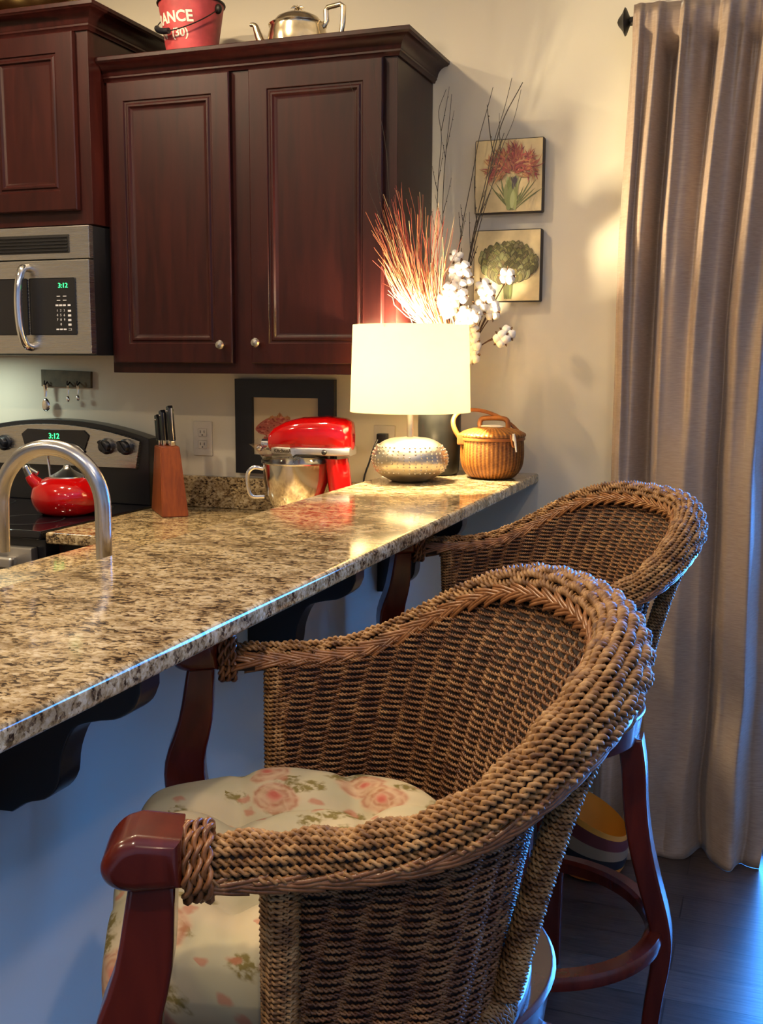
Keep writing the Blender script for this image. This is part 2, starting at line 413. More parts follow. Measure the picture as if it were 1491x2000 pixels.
MT = {}
MT['wall'] = simple('wall_paint', (.61, .552, .425), .85, bump=.06, bscale=160)
MT['ceiling'] = simple('ceiling_paint', (.72, .70, .66), .9)
MT['floor'] = floor_mat()
MT['white'] = simple('white_paint', (.72, .70, .66), .5)
MT['cherry'] = wood_mat('dark_cherry_wood', (.012, .0018, .0018), (.026, .0042, .0032), .34, (10, 10, 1.0), coat=.0)
MT['blackwood'] = simple('black_painted_wood', (.006, .006, .009), .35)
MT['granite'] = granite_mat()
MT['mahog'] = wood_mat('stained_mahogany', (.056, .0052, .0022), (.100, .0110, .0040), .26, (8, 8, 1.5), coat=.5)
MT['steel'] = steel_mat()
MT['steelv'] = steel_mat('brushed_steel_upright', (.50, .49, .47), .24, (300, 300, 2))
MT['chrome'] = simple('chrome', (.75, .74, .72), .10, 1)
MT['satin'] = simple('satin_steel', (.55, .53, .50), .42, 1)
MT['nickel'] = simple('brushed_nickel', (.42, .40, .37), .28, 1)
MT['blackplastic'] = simple('black_plastic', (.008, .008, .010), .3)
MT['blackglass'] = simple('black_glass', (.005, .005, .008), .06, spec=.6)
MT['grille'] = simple('dark_grille', (.012, .011, .010), .4)
MT['redenamel'] = simple('red_enamel', (.33, .0022, .0025), .10, coat=.3)
MT['green'] = simple('green_led', (.0, .1, .02), .5, emit=(.04, 1.0, .22), es=3.0)
MT['mark'] = simple('pale_print', (.55, .55, .58), .6)
MT['rope'] = rope_mat('seagrass_rope', (.095, .036, .009), (.255, .122, .036), (.41, .235, .090))
MT['ropein'] = rope_mat('seagrass_panel_rope', (.070, .021, .006), (.170, .068, .021), (.30, .150, .055), .45)
MT['ropecore'] = simple('dark_gap_core', (.014, .0045, .0022), .7)  # core under the ropes; shade between them is put into its dark colour
MT['cane'] = rope_mat('polished_cane', (.12, .045, .014), (.22, .085, .026), (.30, .13, .045), .28)
MT['floral'] = floral_mat()
MT['curtain'] = curtain_mat()
MT['iron'] = simple('dark_iron', (.020, .017, .014), .45, .6)
MT['shade'] = shade_mat()
MT['hammered'] = simple('hammered_silver', (.52, .47, .37), .38, 1)
MT['vase'] = simple('black_ceramic', (.008, .0075, .006), .32, noise=.3, nscale=30, spec=.3)
MT['basket'] = basket_mat()
MT['basketwood'] = wood_mat('oiled_wood', (.20, .060, .012), (.30, .105, .022), .4)
MT['ivory'] = simple('ivory', (.72, .66, .55), .35)
MT['cotton'] = simple('cotton_fluff', (.80, .76, .68), .95, bump=.6, bscale=90)
MT['husk'] = simple('dry_husk', (.12, .06, .025), .8)
MT['twig'] = simple('dark_twig', (.028, .018, .010), .8)
MT['block'] = wood_mat('knife_block_wood', (.135, .026, .0026), (.215, .048, .0055), .45, (20, 20, 2), coat=.0)
MT['rustred'] = simple('worn_red_paint', (.40, .05, .055), .5, noise=.35, nscale=18)
MT['silver'] = simple('tarnished_silver', (.62, .52, .36), .16, 1, noise=.25, nscale=25)
MT['brass'] = simple('old_brass', (.50, .36, .14), .2, 1)
MT['rack'] = simple('weathered_board', (.085, .065, .032), .7, noise=.4, nscale=25)
MT['paper'] = simple('cream_paper', (.52, .42, .27), .8)
MT['canvas'] = simple('aged_canvas', (.60, .47, .24), .55, noise=.22, nscale=14)
MT['canvasedge'] = simple('canvas_edge', (.028, .018, .012), .6)
MT['paint'] = attr_mat('picture_paint')
MT['clear'] = glass_like('clear_plastic', (.95, .94, .92), .08)
MT['pane'] = glass_like('window_glass', (.96, .98, 1), .02)
MT['dough'] = simple('stainless_bowl', (.66, .62, .55), .14, 1)
MT['bulb'] = simple('lit_bulb', (1, .9, .7), .5, emit=(1, .78, .45), es=40)
MT['plate'] = simple('outlet_plastic', (.55, .50, .42), .4)
MT['whitecord'] = simple('white_cord', (.65, .60, .50), .5)

# ------------------------------------------------------------------ room shell
def struct(name, mb, m, **k):
    o = obj(name, mb, m, **k); o['kind'] = 'structure'; return o
H = 2.75; DX0, DX1, DZ = .66, 2.45, 2.12
struct('floor', box(-3.2, 3.4, -5.6, .1, -.1, 0), MT['floor'], smooth=False)
struct('ceiling', box(-3.2, 3.4, -5.6, .1, H, H+.1), MT['ceiling'], smooth=False)
wb_ = box(-3.2, DX0, 0, .12, 0, H); wb_.join(box(DX1, 3.4, 0, .12, 0, H)); wb_.join(box(DX0, DX1, 0, .12, DZ, H))
struct('wall_back', wb_, MT['wall'], smooth=False)
struct('wall_left', box(-3.3, -3.2, -5.6, .1, 0, H), MT['wall'], smooth=False)
struct('wall_right', box(3.4, 3.5, -5.6, .1, 0, H), MT['wall'], smooth=False)
struct('wall_front', box(-3.2, 3.4, -5.7, -5.6, 0, H), MT['wall'], smooth=False)
XK = -.131
struct('wall_peninsula', box(XK-.12, XK, -4.2, -.002, 0, 1.039), MT['wall'], smooth=False)
struct('baseboard_back', box(XK+.002, DX0-.002, -.014, -.0005, 0, .10, .003), MT['white'])
struct('baseboard_peninsula', box(XK+.0005, XK+.014, -4.2, -.016, 0, .10, .003), MT['white'])
# glazed door to the garden, right of the curtain
d1 = finish(bpy.data.objects.new('door_1', None), kind='structure'); COL.objects.link(d1); d1.location = ((DX0+DX1)/2, .06, 0)
fr = box(DX0, DX0+.06, .02, .10, 0, DZ); fr.join(box(DX1-.06, DX1, .02, .10, 0, DZ)); fr.join(box(DX0+.06, DX1-.06, .02, .10, DZ-.06, DZ)); fr.join(box(DX0+.06, DX1-.06, .02, .10, 0, .05)); fr.join(box(1.585, 1.665, .02, .10, .05, DZ-.06))
obj('door_frame', fr, MT['white'], d1, smooth=False)
for a, b_ in ((DX0+.06, 1.585), (1.665, DX1-.06)): obj('door_pane', box(a, b_, .055, .061, .05, DZ-.06), MT['pane'], d1, smooth=False)
cas = box(DX1, DX1+.07, -.018, 0, 0, DZ+.07); cas.join(box(DX0, DX1, -.018, 0, DZ, DZ+.07))
struct('trim_1', cas, MT['white'], smooth=False)

# ------------------------------------------------------------------ cabinets
def panel_door(x0, x1, z0, z1, y, t=.02, rail=.056):
    prof = [(0, t), (0, .003), (.003, 0), (rail, 0), (rail+.003, .004), (rail+.008, .0045), (rail+.012, .001), (rail+.017, .001), (rail+.021, .0065), (rail+.028, .009), (rail+.031, .0095)]
    v = []; f = []
    for i, d in prof:
        v += [(x0+i, y+d, z0+i), (x1-i, y+d, z0+i), (x1-i, y+d, z1-i), (x0+i, y+d, z1-i)]
    for k in range(len(prof)-1):
        for j in range(4): f.append((k*4+j, k*4+(j+1) % 4, (k+1)*4+(j+1) % 4, (k+1)*4+j))
    k = len(prof)-1; f.append((k*4, k*4+1, k*4+2, k*4+3)); f.append((0, 3, 2, 1))
    return MB().add(v, f)

def crown(x0, x1, yf, prof, left=False):
    """sweep (outset, z) along the front and the exposed right side"""
    v = []; f = []; n = len(prof)
    for o, z in prof: v += [(x0-(o if left else 0), yf-o, z), (x1+o, yf-o, z), (x1+o, -.001, z)]
    for i in range(n-1):
        for j in range(2): f.append((i*3+j, i*3+j+1, (i+1)*3+j+1, (i+1)*3+j))
    zt = prof[-1][1]; o = prof[-1][0]; b = len(v)
    v += [(x0-(o if left else 0), -.001, zt)]
    f.append(((n-1)*3, (n-1)*3+1, (n-1)*3+2, b))
    return MB().add(v, f)

def crown_prof(z0, z1, o):
    h = z1-z0
    return [(.001, z0), (.006, z0), (.008, z0+.10*h), (.012, z0+.16*h), (.012, z0+.24*h)] + \
        [(.014+(o-.020)*(1-math.cos(a))**.9, z0+.28*h+.46*h*math.sin(a)) for a in np.linspace(0, PI/2, 7)] + \
        [(o-.004, z0+.78*h), (o, z0+.82*h), (o, z0+.97*h), (o-.002, z1)]

def knob(p, parent):
    prof = [(0, 0), (.005, 0), (.0045, .010), (.007, .014), (.0125, .018), (.0135, .023), (.010, .029), (0, .031)]
    m = lathe(prof, 20); m.xf(Matrix.Translation(p) @ Matrix.Rotation(PI/2, 4, 'X')); return obj('knob', m, MT['nickel'], parent)

XL, XR, YF = -1.150, -.2348, -.3195
t = thing('upper_cabinet', 'dark cherry two-door upper cabinet with a red bucket and silver teapot on top', 'cabinet', (XL, YF, 1.3606))
obj('cabinet_body', box(XL, XR, YF, -.001, 1.3606, 2.235, .0015), MT['cherry'], t)
dl = obj('door', panel_door(-1.1351, -.7322, 1.3908, 2.205, -.3395), MT['cherry'], t, ang=25)
knob((-.762, -.3395, 1.444), dl)
dr = obj('door', panel_door(-.6708, -.2707, 1.3908, 2.205, -.3395), MT['cherry'], t, ang=25)
knob((-.668+.020, -.3395, 1.450), dr)
obj('crown_molding', crown(XL+.001, XR, YF, crown_prof(2.208, 2.2698, .0504)), MT['cherry'], t, ang=30)

YF2 = -.40
t = thing('upper_cabinet', 'shorter dark cherry cabinet hung higher above the microwave, cut by the left edge', 'cabinet', (-1.15, YF2, 1.795))
obj('cabinet_body', box(-1.912, -1.1515, YF2, -.001, 1.795, 2.36, .0015), MT['cherry'], t)
for a, b_ in ((-1.885, -1.555), (-1.525, -1.193)):
    d = obj('door', panel_door(a, b_, 1.835, 2.335, YF2-.02), MT['cherry'], t, ang=25)
obj('crown_molding', crown(-1.912, -1.1515, YF2, crown_prof(2.337, 2.402, .055)), MT['cherry'], t, ang=30)

# ------------------------------------------------------------------ microwave
X0, X1, Y0, Z0, Z1 = -1.905, -1.1535, -.400, 1.412, 1.790
t = thing('microwave', 'stainless over-range microwave with black keypad and arched bar handle', 'microwave', (X0, Y0, Z0))
obj('microwave_body', box(X0, X1, Y0, -.001, Z0, Z1, .002), MT['blackplastic'], t)
obj('front_trim', box(X0, X1, Y0-.022, Y0, 1.695, Z1, .003), MT['steel'], t)
g = box(X0+.06, -1.222, Y0-.025, Y0-.020, 1.712, 1.766, .002)
gv = obj('vent_grille', g, MT['grille'], t)
sl = MB()
for k in range(5): sl.join(box(X0+.065, -1.226, Y0-.029, Y0-.024, 1.717+k*.0097, 1.721+k*.0097, .001))
obj('louvre', sl, MT['blackplastic'], gv)
dp = box(X0, X1, Y0-.026, Y0, Z0+.004, 1.692, .003); dd = obj('door', dp, MT['steel'], t)
obj('door_window', box(X0+.08, -1.372, Y0-.028, Y0-.025, 1.472, 1.640, .004), MT['blackglass'], dd)
kp = box(-1.366, -1.202, Y0-.0285, Y0-.0255, 1.472, 1.640, .004); kpo = obj('control_panel', kp, MT['blackplastic'], t)
disp = text_mb('3:12', .020); disp.xf(Matrix.Translation((-1.245, Y0-.0295, 1.617)) @ Matrix.Rotation(PI/2, 4, 'X')); obj('clock_display', disp, MT['green'], kpo, smooth=False)
mk = MB()
def put(s, x, z, size):
    q = text_mb(s, size, .0003); q.xf(Matrix.Translation((x, Y0-.0292, z)) @ Matrix.Rotation(PI/2, 4, 'X')); mk.join(q)
for r in range(4):
    for c in range(3):
        s = '123456789'[r*3+c] if r < 3 else ' 0 '[c]
        if s.strip(): put(s, -1.268+c*.0125, 1.544-r*.0135, .010)
for z in (1.585, 1.573): 
    for x in (-1.262, -1.240): mk.join(box(x-.006, x+.006, Y0-.0295, Y0-.029, z, z+.0022))
for r in range(5): mk.join(box(-1.230, -1.219, Y0-.0295, Y0-.029, 1.540-r*.0135, 1.546-r*.0135))
for x in (-1.268, -1.255, -1.242, -1.225): mk.join(box(x-.005, x+.005, Y0-.0295, Y0-.029, 1.557, 1.562)); mk.join(box(x-.005, x+.005, Y0-.0295, Y0-.029, 1.487, 1.491))
obj('keypad_print', mk, MT['mark'], kpo, smooth=False)
hp = spline([(-1.372, Y0-.026, 1.672), (-1.372, Y0-.052, 1.664), (-1.374, Y0-.066, 1.62), (-1.376, Y0-.070, 1.56), (-1.374, Y0-.066, 1.49), (-1.370, Y0-.052, 1.446), (-1.368, Y0-.026, 1.436)], 40)
obj('handle', tube(hp, .0125, 12), MT['chrome'], dd)

# ------------------------------------------------------------------ range
X0, X1 = -1.944, -1.182
t = thing('range', 'black and stainless electric range with a curved control backguard', 'stove', (X0, -.66, 0))
obj('range_body', box(X0, X1, -.640, -.004, .06, .890, .004), MT['blackplastic'], t)
obj('cooktop', box(X0, X1, -.662, -.006, .890, .917, .006), MT['blackglass'], t)
def bgz(x): return 1.197-.16*((x-(X0+X1)/2)/.38)**2*.36
xs = np.linspace(X0+.004, X1-.004, 25)
poly = [(X0+.004, .917)]+[(X1-.004, .917)]+[(x, bgz(x)) for x in xs[::-1]]
bgm = prism([(p[0], p[1]) for p in poly], 'y', -.075, -.008, .004)
bg = obj('backguard', bgm, MT['blackplastic'], t)
xs2 = np.linspace(X0+.05, X1-.030, 21)
poly = [(X0+.070, 1.040), (X1-.046, 1.040)]+[(x, bgz(x)-.016) for x in xs2[::-1]]
cp = prism(poly, 'y', -.090, -.074, .002); cpo = obj('control_panel', cp, MT['steel'], bg)
poly = [(-1.665, 1.095), (-1.425, 1.095), (-1.405, 1.145), (-1.425, 1.163), (-1.655, 1.163), (-1.680, 1.145)]
obj('display_panel', prism(poly, 'y', -.0945, -.089, .002), MT['blackglass'], bg)
q = text_mb('3:12', .026); q.xf(Matrix.Translation((-1.545, -.0955, 1.140)) @ Matrix.Rotation(PI/2, 4, 'X')); obj('clock_display', q, MT['green'], bg, smooth=False)
for x in (-1.826, -1.752, -1.336, -1.262):
    kn = lathe([(0, 0), (.027, 0), (.027, .008), (.020, .011), (.019, .028), (.015, .031), (0, .031)], 24)
    kn.join(box(-.006, .006, -.024, .024, .010, .037, .003)); kn.xf(Matrix.Translation((x, -.0905, 1.112)) @ Matrix.Rotation(PI/2, 4, 'X') @ Matrix.Rotation(.6, 4, 'Z'))
    obj('burner_knob', kn, MT['blackplastic'], bg)
for x, y, r in ((-1.36, -.20, .09), (-1.36, -.48, .10), (-1.75, -.20, .09), (-1.75, -.48, .11)):
    ring = open_lathe([(r, .9173), (r+.003, .9176), (r+.006, .9173)], 48, (x, y, 0)); obj('burner_ring', ring, MT['grille'], t)
od = obj('oven_door', box(X0+.012, X1-.026, -.672, -.640, .20, .868, .006), MT['satin'], t)
obj('oven_window', box(X0+.10, X1-.065, -.675, -.671, .33, .782, .006), MT['blackglass'], od)
hb = box(X0+.05, X1-.058, -.722, -.700, .812, .846, .008, 3)
hb.join(box(X0+.07, X0+.10, -.702, -.670, .818, .840, .003)); hb.join(box(X1-.108, X1-.078, -.702, -.670, .818, .840, .003))
obj('handle', hb, MT['satin'], od)

# ------------------------------------------------------------------ lower cabinet, countertop, backsplash
t = thing('base_cabinet', 'dark cherry base cabinet between the range and the bar', 'cabinet', (-1.165, -.60, 0))
obj('cabinet_body', box(-1.165, -.935, -.60, -.004, .09, .878), MT['cherry'], t)
obj('toe_kick', box(-1.160, -.935, -.54, -.006, 0, .09), MT['blackwood'], t)
dw = obj('drawer', box(-1.155, -.94, -.620, -.600, .720, .846, .004), MT['cherry'], t); knob((-1.048, -.620, .79), dw)
dw = obj('door', panel_door(-1.155, -.94, .115, .700, -.620), MT['cherry'], t, ang=25)
t = thing('base_cabinet', 'dark cherry sink base cabinet on the kitchen side of the bar', 'cabinet', (-.90, -2.4, 0))
obj('cabinet_body', box(-.895, -.256, -4.1, -.004, .09, .878), MT['cherry'], t)
obj('toe_kick', box(-.84, -.258, -4.1, -.006, 0, .09), MT['blackwood'], t)
ct = prism([(-1.168, -.003), (-1.168, -.6556), (-.93, -.6556), (-.93, -4.2), (-.253, -4.2), (-.253, -.003)], 'z', .880, .914, .006, 3)
finish(obj('countertop', ct, MT['granite']), 'lower speckled granite countertop running from the range behind the raised bar', 'countertop')
finish(obj('backsplash', box(-1.166, -.254, -.026, -.001, .9145, 1.018, .003), MT['granite']), 'low speckled granite strip along the wall behind the knife block', 'backsplash')

# ------------------------------------------------------------------ bar top and brackets
bt = prism([(-.3022, -.002), (-.3022, -4.3), (.1073, -4.3), (.1073, -.002)], 'z', 1.040, 1.070, .009, 4)
finish(obj('bar_counter', bt, MT['granite']), 'raised polished granite bar top with lamp and basket on its far end', 'countertop')
def smoothpoly(pts, n): return [tuple(p) for p in spline(pts, n)]
cprof = [(XK+.001, 1.0395), (XK+.001, .842)]+smoothpoly([(-.108, .843), (-.085, .858), (-.055, .868), (-.036, .890), (-.030, .925), (-.012, .962), (.018, .975), (.050, .982), (.074, .998), (.084, 1.018)], 30)+[(.084, 1.0395)]
bl = ['dark scroll bracket under the bar nearest the camera, left of the front stool', 'dark scroll bracket under the middle of the bar, beyond the front stool arm', 'dark scroll bracket under the far end of the bar near the back stool']
cb0 = None
for y, lab in zip((-2.119, -1.425, -.732), bl):
    if cb0 is None: o = cb0 = obj('bracket', prism(cprof, 'y', -.022, .022, .003), MT['blackwood'])
    else: o = cb0.copy(); COL.objects.link(o)
    o.location = (0, y, 0); finish(o, lab, 'bracket', 'brackets under the bar top')

# ------------------------------------------------------------------ faucet
FX, FY = -.374, -1.535
t = thing('faucet', 'brushed nickel gooseneck kitchen faucet arching up behind the bar', 'faucet', (FX, FY, .914))
obj('faucet_base', lathe([(0, 0), (.027, 0), (.027, .008), (.020, .020), (.018, .05), (0, .05)], 28, (FX, FY, .9145)), MT['nickel'], t)
R_ = .100; zc = 1.138
pth = [(FX, FY, .96), (FX, FY, 1.05), (FX, FY, zc)]
arc = [(FX-R_+R_*math.cos(a), FY-.15*R_*(1-math.cos(a)), zc+R_*1.06*math.sin(a)) for a in np.linspace(.12, PI*.98, 22)]
pth = np.vstack([np.linspace(pth[0], pth[2], 14), arc, [(FX-2*R_-.002, FY-.03, zc-.04), (FX-2*R_-.003, FY-.03, zc-.09)]])
obj('spout', tube(pth, .0148, 20), MT['steelv'], t)
lv = tube(spline([(FX, FY+.018, .945), (FX, FY+.04, .95), (FX, FY+.09, .975)], 12), [.007]*6+[.006]*6, 10); obj('lever', lv, MT['nickel'], t)

# ------------------------------------------------------------------ tea kettle
KX, KY, KZ = -1.322, -.335, .918
t = thing('tea_kettle', 'glossy red tea kettle with chrome lid and whistle on the range', 'kettle', (KX, KY, KZ))
obj('kettle_body', lathe([(0, 0), (.078, 0), (.098, .013), (.110, .036), (.113, .058), (.107, .082), (.090, .102), (.066, .114), (.052, .117), (0, .117)], 48, (KX, KY, KZ)), MT['redenamel'], t)
obj('lid', lathe([(.056, .115), (.055, .119), (.040, .126), (.020, .138), (.012, .146), (.010, .154), (0, .156)], 36, (KX, KY, KZ)), MT['steelv'], t)
sp = tube(spline([(KX-.078, KY-.03, KZ+.082), (KX-.100, KY-.04, KZ+.106), (KX-.108, KY-.045, KZ+.122)], 10), np.linspace(.024, .015, 10), 16); spo = obj('spout', sp, MT['redenamel'], t)
wh = tube([(KX-.106, KY-.045, KZ+.120), (KX-.116, KY-.05, KZ+.146)], .013, 14); wh.join(tube([(KX-.080, KY-.04, KZ+.128), (KX-.106, KY-.045, KZ+.142)], .007, 10)); wh.join(sphere((KX-.115, KY-.05, KZ+.146), .012)); obj('whistle', wh, MT['chrome'], spo)
for s in (-1, 1):
    w_ = tube(spline([(KX+s*.062, KY, KZ+.098), (KX+s*.066, KY, KZ+.140), (KX+s*.070, KY, KZ+.180), (KX+s*.050, KY, KZ+.205)], 20), .004, 8); obj('handle_wire', w_, MT['chrome'], t)
obj('handle_grip', tube(spline([(KX-.055, KY, KZ+.202), (KX, KY, KZ+.216), (KX+.040, KY, KZ+.209), (KX+.064, KY, KZ+.192)], 20), .011, 12), MT['blackplastic'], t)

# ------------------------------------------------------------------ spoon rack and spoons
rk = thing('spoon_rack', 'small weathered wooden spoon rack on the wall above the range', 'rack', (-1.546, -.012, 1.30))
obj('board', prism([(-1.650, 1.306), (-1.448, 1.302), (-1.446, 1.358), (-1.650, 1.364)], 'y', -.014, -.001, .002), MT['rack'], rk)
for x in (-1.625, -1.532, -1.492): obj('hook', tube(spline([(x, -.013, 1.322), (x, -.026, 1.312), (x, -.030, 1.318), (x, -.028, 1.326)], 10), .0022, 8), MT['iron'], rk)
def spoon(x, zt, L_, bl_, bw, lab):
    s = thing('spoon', lab, 'spoon', (x, -.027, zt-L_), 0, 'spoons hanging from the rack')
    obj('spoon_handle', tube(spline([(x, -.027, zt), (x, -.025, zt-.4*(L_-bl_)), (x, -.027, zt-(L_-bl_)+.004)], 12), np.linspace(bw*.28, bw*.15, 12), 8, flat=.5), MT['chrome'], s)
    m = sphere((0, 0, 0), bw/2, .006, bl_/2, 16, 10); m.v = [(x+a*(1+.15*c/(bl_/2)*-1), -.026-abs(b_), zt-L_+bl_/2+c) for a, b_, c in m.v]
    obj('spoon_bowl', m, MT['chrome'], s)
spoon(-1.625, 1.312, .092, .046, .034, 'large silver spoon at the left end of the rack')
spoon(-1.532, 1.310, .056, .020, .013, 'thin small spoon in the middle of the rack')
spoon(-1.492, 1.310, .052, .020, .014, 'small spoon with a bright bowl near the right end of the rack')

# ------------------------------------------------------------------ outlets
def outlet(xc, zc, lab, plug=False):
    o = thing('outlet', lab, 'outlet', (xc, -.003, zc-.057))
    obj('cover_plate', box(xc-.035, xc+.035, -.006, -.0005, zc-.057, zc+.057, .002), MT['plate'], o)
    for dz in (-.020, .020):
        rc = obj('receptacle', box(xc-.016, xc+.016, -.0085, -.005, zc+dz-.014, zc+dz+.014, .003), MT['plate'], o)
        s = box(xc-.008, xc-.006, -.0092, -.008, zc+dz-.002, zc+dz+.007); s.join(box(xc+.006, xc+.008, -.0092, -.008, zc+dz-.002, zc+dz+.007)); s.join(box(xc-.002, xc+.002, -.0092, -.008, zc+dz-.010, zc+dz-.006))
        obj('slot', s, MT['grille'], rc, smooth=False)
outlet(-1.022, 1.141, 'wall outlet between the knife block and the framed fish print')
outlet(-.381, 1.143, 'wall outlet behind the lamp with a black plug in it')

# ------------------------------------------------------------------ knife block and knives
kb = thing('knife_block', 'slanted wooden knife block on the granite counter', 'knife block', (-1.007, -.295, .914), math.radians(41))
# local: x to the right along the front, y backward
v = [(0, 0, .0005), (.083, 0, .0005), (.083, .205, .0005), (0, .205, .0005), (.006, .040, .214), (.066, .040, .218), (.066, .150, .220), (.006, .150, .216)]
bm = bmesh.new(); vs = [bm.verts.new(p) for p in v]
for q in ((0, 1, 2, 3), (4, 5, 6, 7), (0, 1, 5, 4), (1, 2, 6, 5), (2, 3, 7, 6), (3, 0, 4, 7)): bm.faces.new([vs[i] for i in q])
bmesh.ops.recalc_face_normals(bm, faces=bm.faces[:]); bmesh.ops.bevel(bm, geom=bm.edges[:], offset=.003, segments=2, affect='EDGES')
obj('block_body', from_bm(bm), MT['block'], kb, local=True)
def knife(lx, ly, L_, lab, z0=.216):
    p = Matrix.Translation(Vector((-1.007, -.295, .914))) @ Matrix.Rotation(math.radians(41), 4, 'Z') @ Vector((lx, ly, z0))
    k = thing('knife', lab, 'knife', p, math.radians(41-80), 'knives in the block')
    tilt = Matrix.Rotation(math.radians(2), 4, 'Y') @ Matrix.Rotation(math.radians(4), 4, 'X')
    h = prism([(-.013, .018), (.013, .018), (.012, L_*.6), (.014, L_-.012), (.004, L_), (-.012, L_-.004)], 'y', -.009, .009, .003); h.xf(tilt)
    obj('handle', h, MT['blackplastic'], k, local=True)
    b1 = box(-.012, .012, -.008, .008, .001, .020, .002); b1.xf(tilt); obj('bolster', b1, MT['chrome'], k, local=True)
    b2 = box(-.0145, .0145, -.0016, .0016, .020, L_-.008, .0005); b2.xf(tilt); obj('tang', b2, MT['chrome'], k, local=True)
    for z in (L_-.016,):
        r_ = MB()
        for s in (-1, 1): r_.join(sphere((0, s*.0085, z), .0035))
        r_.xf(tilt); obj('rivet', r_, MT['chrome'], k, local=True)
knife(.020, .125, .100, 'shortest black-handled knife, leftmost in the block', .2155)
knife(.030, .098, .114, 'middle black-handled knife in the block', .2165)
knife(.048, .064, .128, 'tallest black-handled knife, rightmost in the block', .2175)

# ------------------------------------------------------------------ picture frame with fish print
def painted(name, parts, mat, parent, z=0):
    """parts: list of (verts, faces, rgb); stored as a colour attribute"""
    mb = MB(); cols = []
    for vv, ff, c in parts: mb.add(vv, ff); cols += [c]*len(ff)
    L = world_loc(parent)
    me = bpy.data.meshes.new(name); me.from_pydata([(x-L.x, y-L.y, zz-L.z) for x, y, zz in mb.v], [], mb.f); me.update()
    a = me.color_attributes.new('paint', 'FLOAT_COLOR', 'CORNER')
    arr = []
    for p, c in zip(me.polygons, cols): arr += [*c, 1.0]*p.loop_total
    a.data.foreach_set('color', arr); me.materials.append(mat)
    o = bpy.data.objects.new(name, me); COL.objects.link(o); o.parent = parent; return o
def petal(cx, cz, ang, L_, w_, y, c, n=6, bend=0):
    v = []; ca, sa = math.cos(ang), math.sin(ang)
    for i in range(n+1):
        t_ = i/n; ww = w_*math.sin(PI*min(1, t_*.92+.06))**.8; b_ = bend*t_*t_
        for s in (-1, 1):
            lx, lz = t_*L_, s*ww/2+b_
            v.append((cx+lx*ca-lz*sa, y, cz+lx*sa+lz*ca))
    return v, [(2*i, 2*i+1, 2*i+3, 2*i+2) for i in range(n)], c
def jit(c, k=.25): 
    m = 1+random.uniform(-k, k); return tuple(max(0, x*m*(1+random.uniform(-.08, .08))) for x in c)

t = thing('framed_print', 'red fish print in a wide black frame behind the red mixer', 'picture', (-.717, -.03, 1.041))
fr = MB()
fx0, fx1, fz0, fz1 = -.891, -.543, 1.034, 1.340
ix0, ix1, iz0, iz1 = -.829, -.598, 1.096, 1.281
for a in ((fx0, fx1, iz1, fz1), (fx0, fx1, fz0, iz0), (fx0, ix0, iz0, iz1), (ix1, fx1, iz0, iz1)): fr.join(box(a[0], a[1], -.024, -.001, a[2], a[3]))
obj('frame', fr, MT['blackwood'], t, smooth=False)
obj('print', box(ix0, ix1, -.012, -.008, iz0, iz1), MT['paper'], t, smooth=False)
pp = []; RED = (.34, .05, .035); y = -.0128
N_ = 46; top = []; 
def fish_t(s): return (.003+.034*math.sin(PI*min(1, s*1.02))**.75*(1-.25*s))
v = []; 
for i in range(N_+1):
    s = i/N_; cx = -.823+.155*s; cz = 1.178+.012*math.sin(s*2); h = fish_t(s)
    v += [(cx, y, cz+h), (cx, y, cz-h*.9)]
pp.append((v, [(2*i, 2*i+1, 2*i+3, 2*i+2) for i in range(N_)], (.40, .10, .06)))
for k in range(150):
    s = random.random()**.8; h = fish_t(s)*.92; a = random.uniform(-1, 1)
    pp.append(petal(-.823+.155*s, 1.178+.012*math.sin(s*2)+a*h, random.uniform(-.5, .5), random.uniform(.006, .016), .005, y-.0003-.00001*k, jit(random.choice([RED, (.46, .16, .10), (.26, .03, .02)]))))
for k in range(16): pp.append(petal(-.775+.005*k, 1.208+.004*math.sin(k), 1.2+.05*k, .022*(1-abs(k-8)/14), .006, y-.0002, jit((.42, .16, .05))))
for k in range(8): pp.append(petal(-.79+.004*k, 1.155, -1.9+.1*k, .022, .006, y-.0002, jit(RED)))
for k in range(9): pp.append(petal(-.672, 1.186, -.6+.15*k, .040, .008, y-.0002, jit(RED)))
pp.append(petal(-.808, 1.185, 0, .005, .005, y-.003, (.05, .01, .01)))
painted('fish_print', pp, MT['paint'], t)

# ------------------------------------------------------------------ botanical pictures on the wall
def board(name, lab, x0, x1, z0, z1):
    t = thing(name, lab, 'picture', ((x0+x1)/2, -.03, z0))
    obj('canvas_board', box(x0, x1, -.030, -.0005, z0, z1, .004), MT['canvasedge'], t)
    obj('canvas_face', box(x0+.003, x1-.003, -.0325, -.0298, z0+.003, z1-.003, .001), MT['canvas'], t)
    return t
t = board('botanical_picture', 'square canvas of a red thistle flower, upper of the two wall pictures', -.096, .106, 1.825, 2.033)
pp = []; y = -.0330
for k in range(26): pp.append(petal(.018+random.uniform(-.008, .008), 1.832, PI/2+random.uniform(-.85, .85), random.uniform(.05, .11), .004, y-.00002*k, jit((.14, .15, .05)), bend=random.uniform(-.02, .02)))
for k in range(30): pp.append(petal(.012+random.uniform(-.014, .016), 1.832+random.uniform(0, .03), PI/2+random.uniform(-.18, .18), random.uniform(.05, .075), .014, y-.001-.00003*k, jit(random.choice([(.30, .32, .12), (.22, .25, .08), (.36, .36, .17)]))))
for k in range(9): pp.append(petal(.024+random.uniform(-.004, .004), 1.898+random.uniform(-.01, .012), PI/2+random.uniform(-.5, .4), .020, .005, y-.0022-.00001*k, jit((.07, .05, .055))))
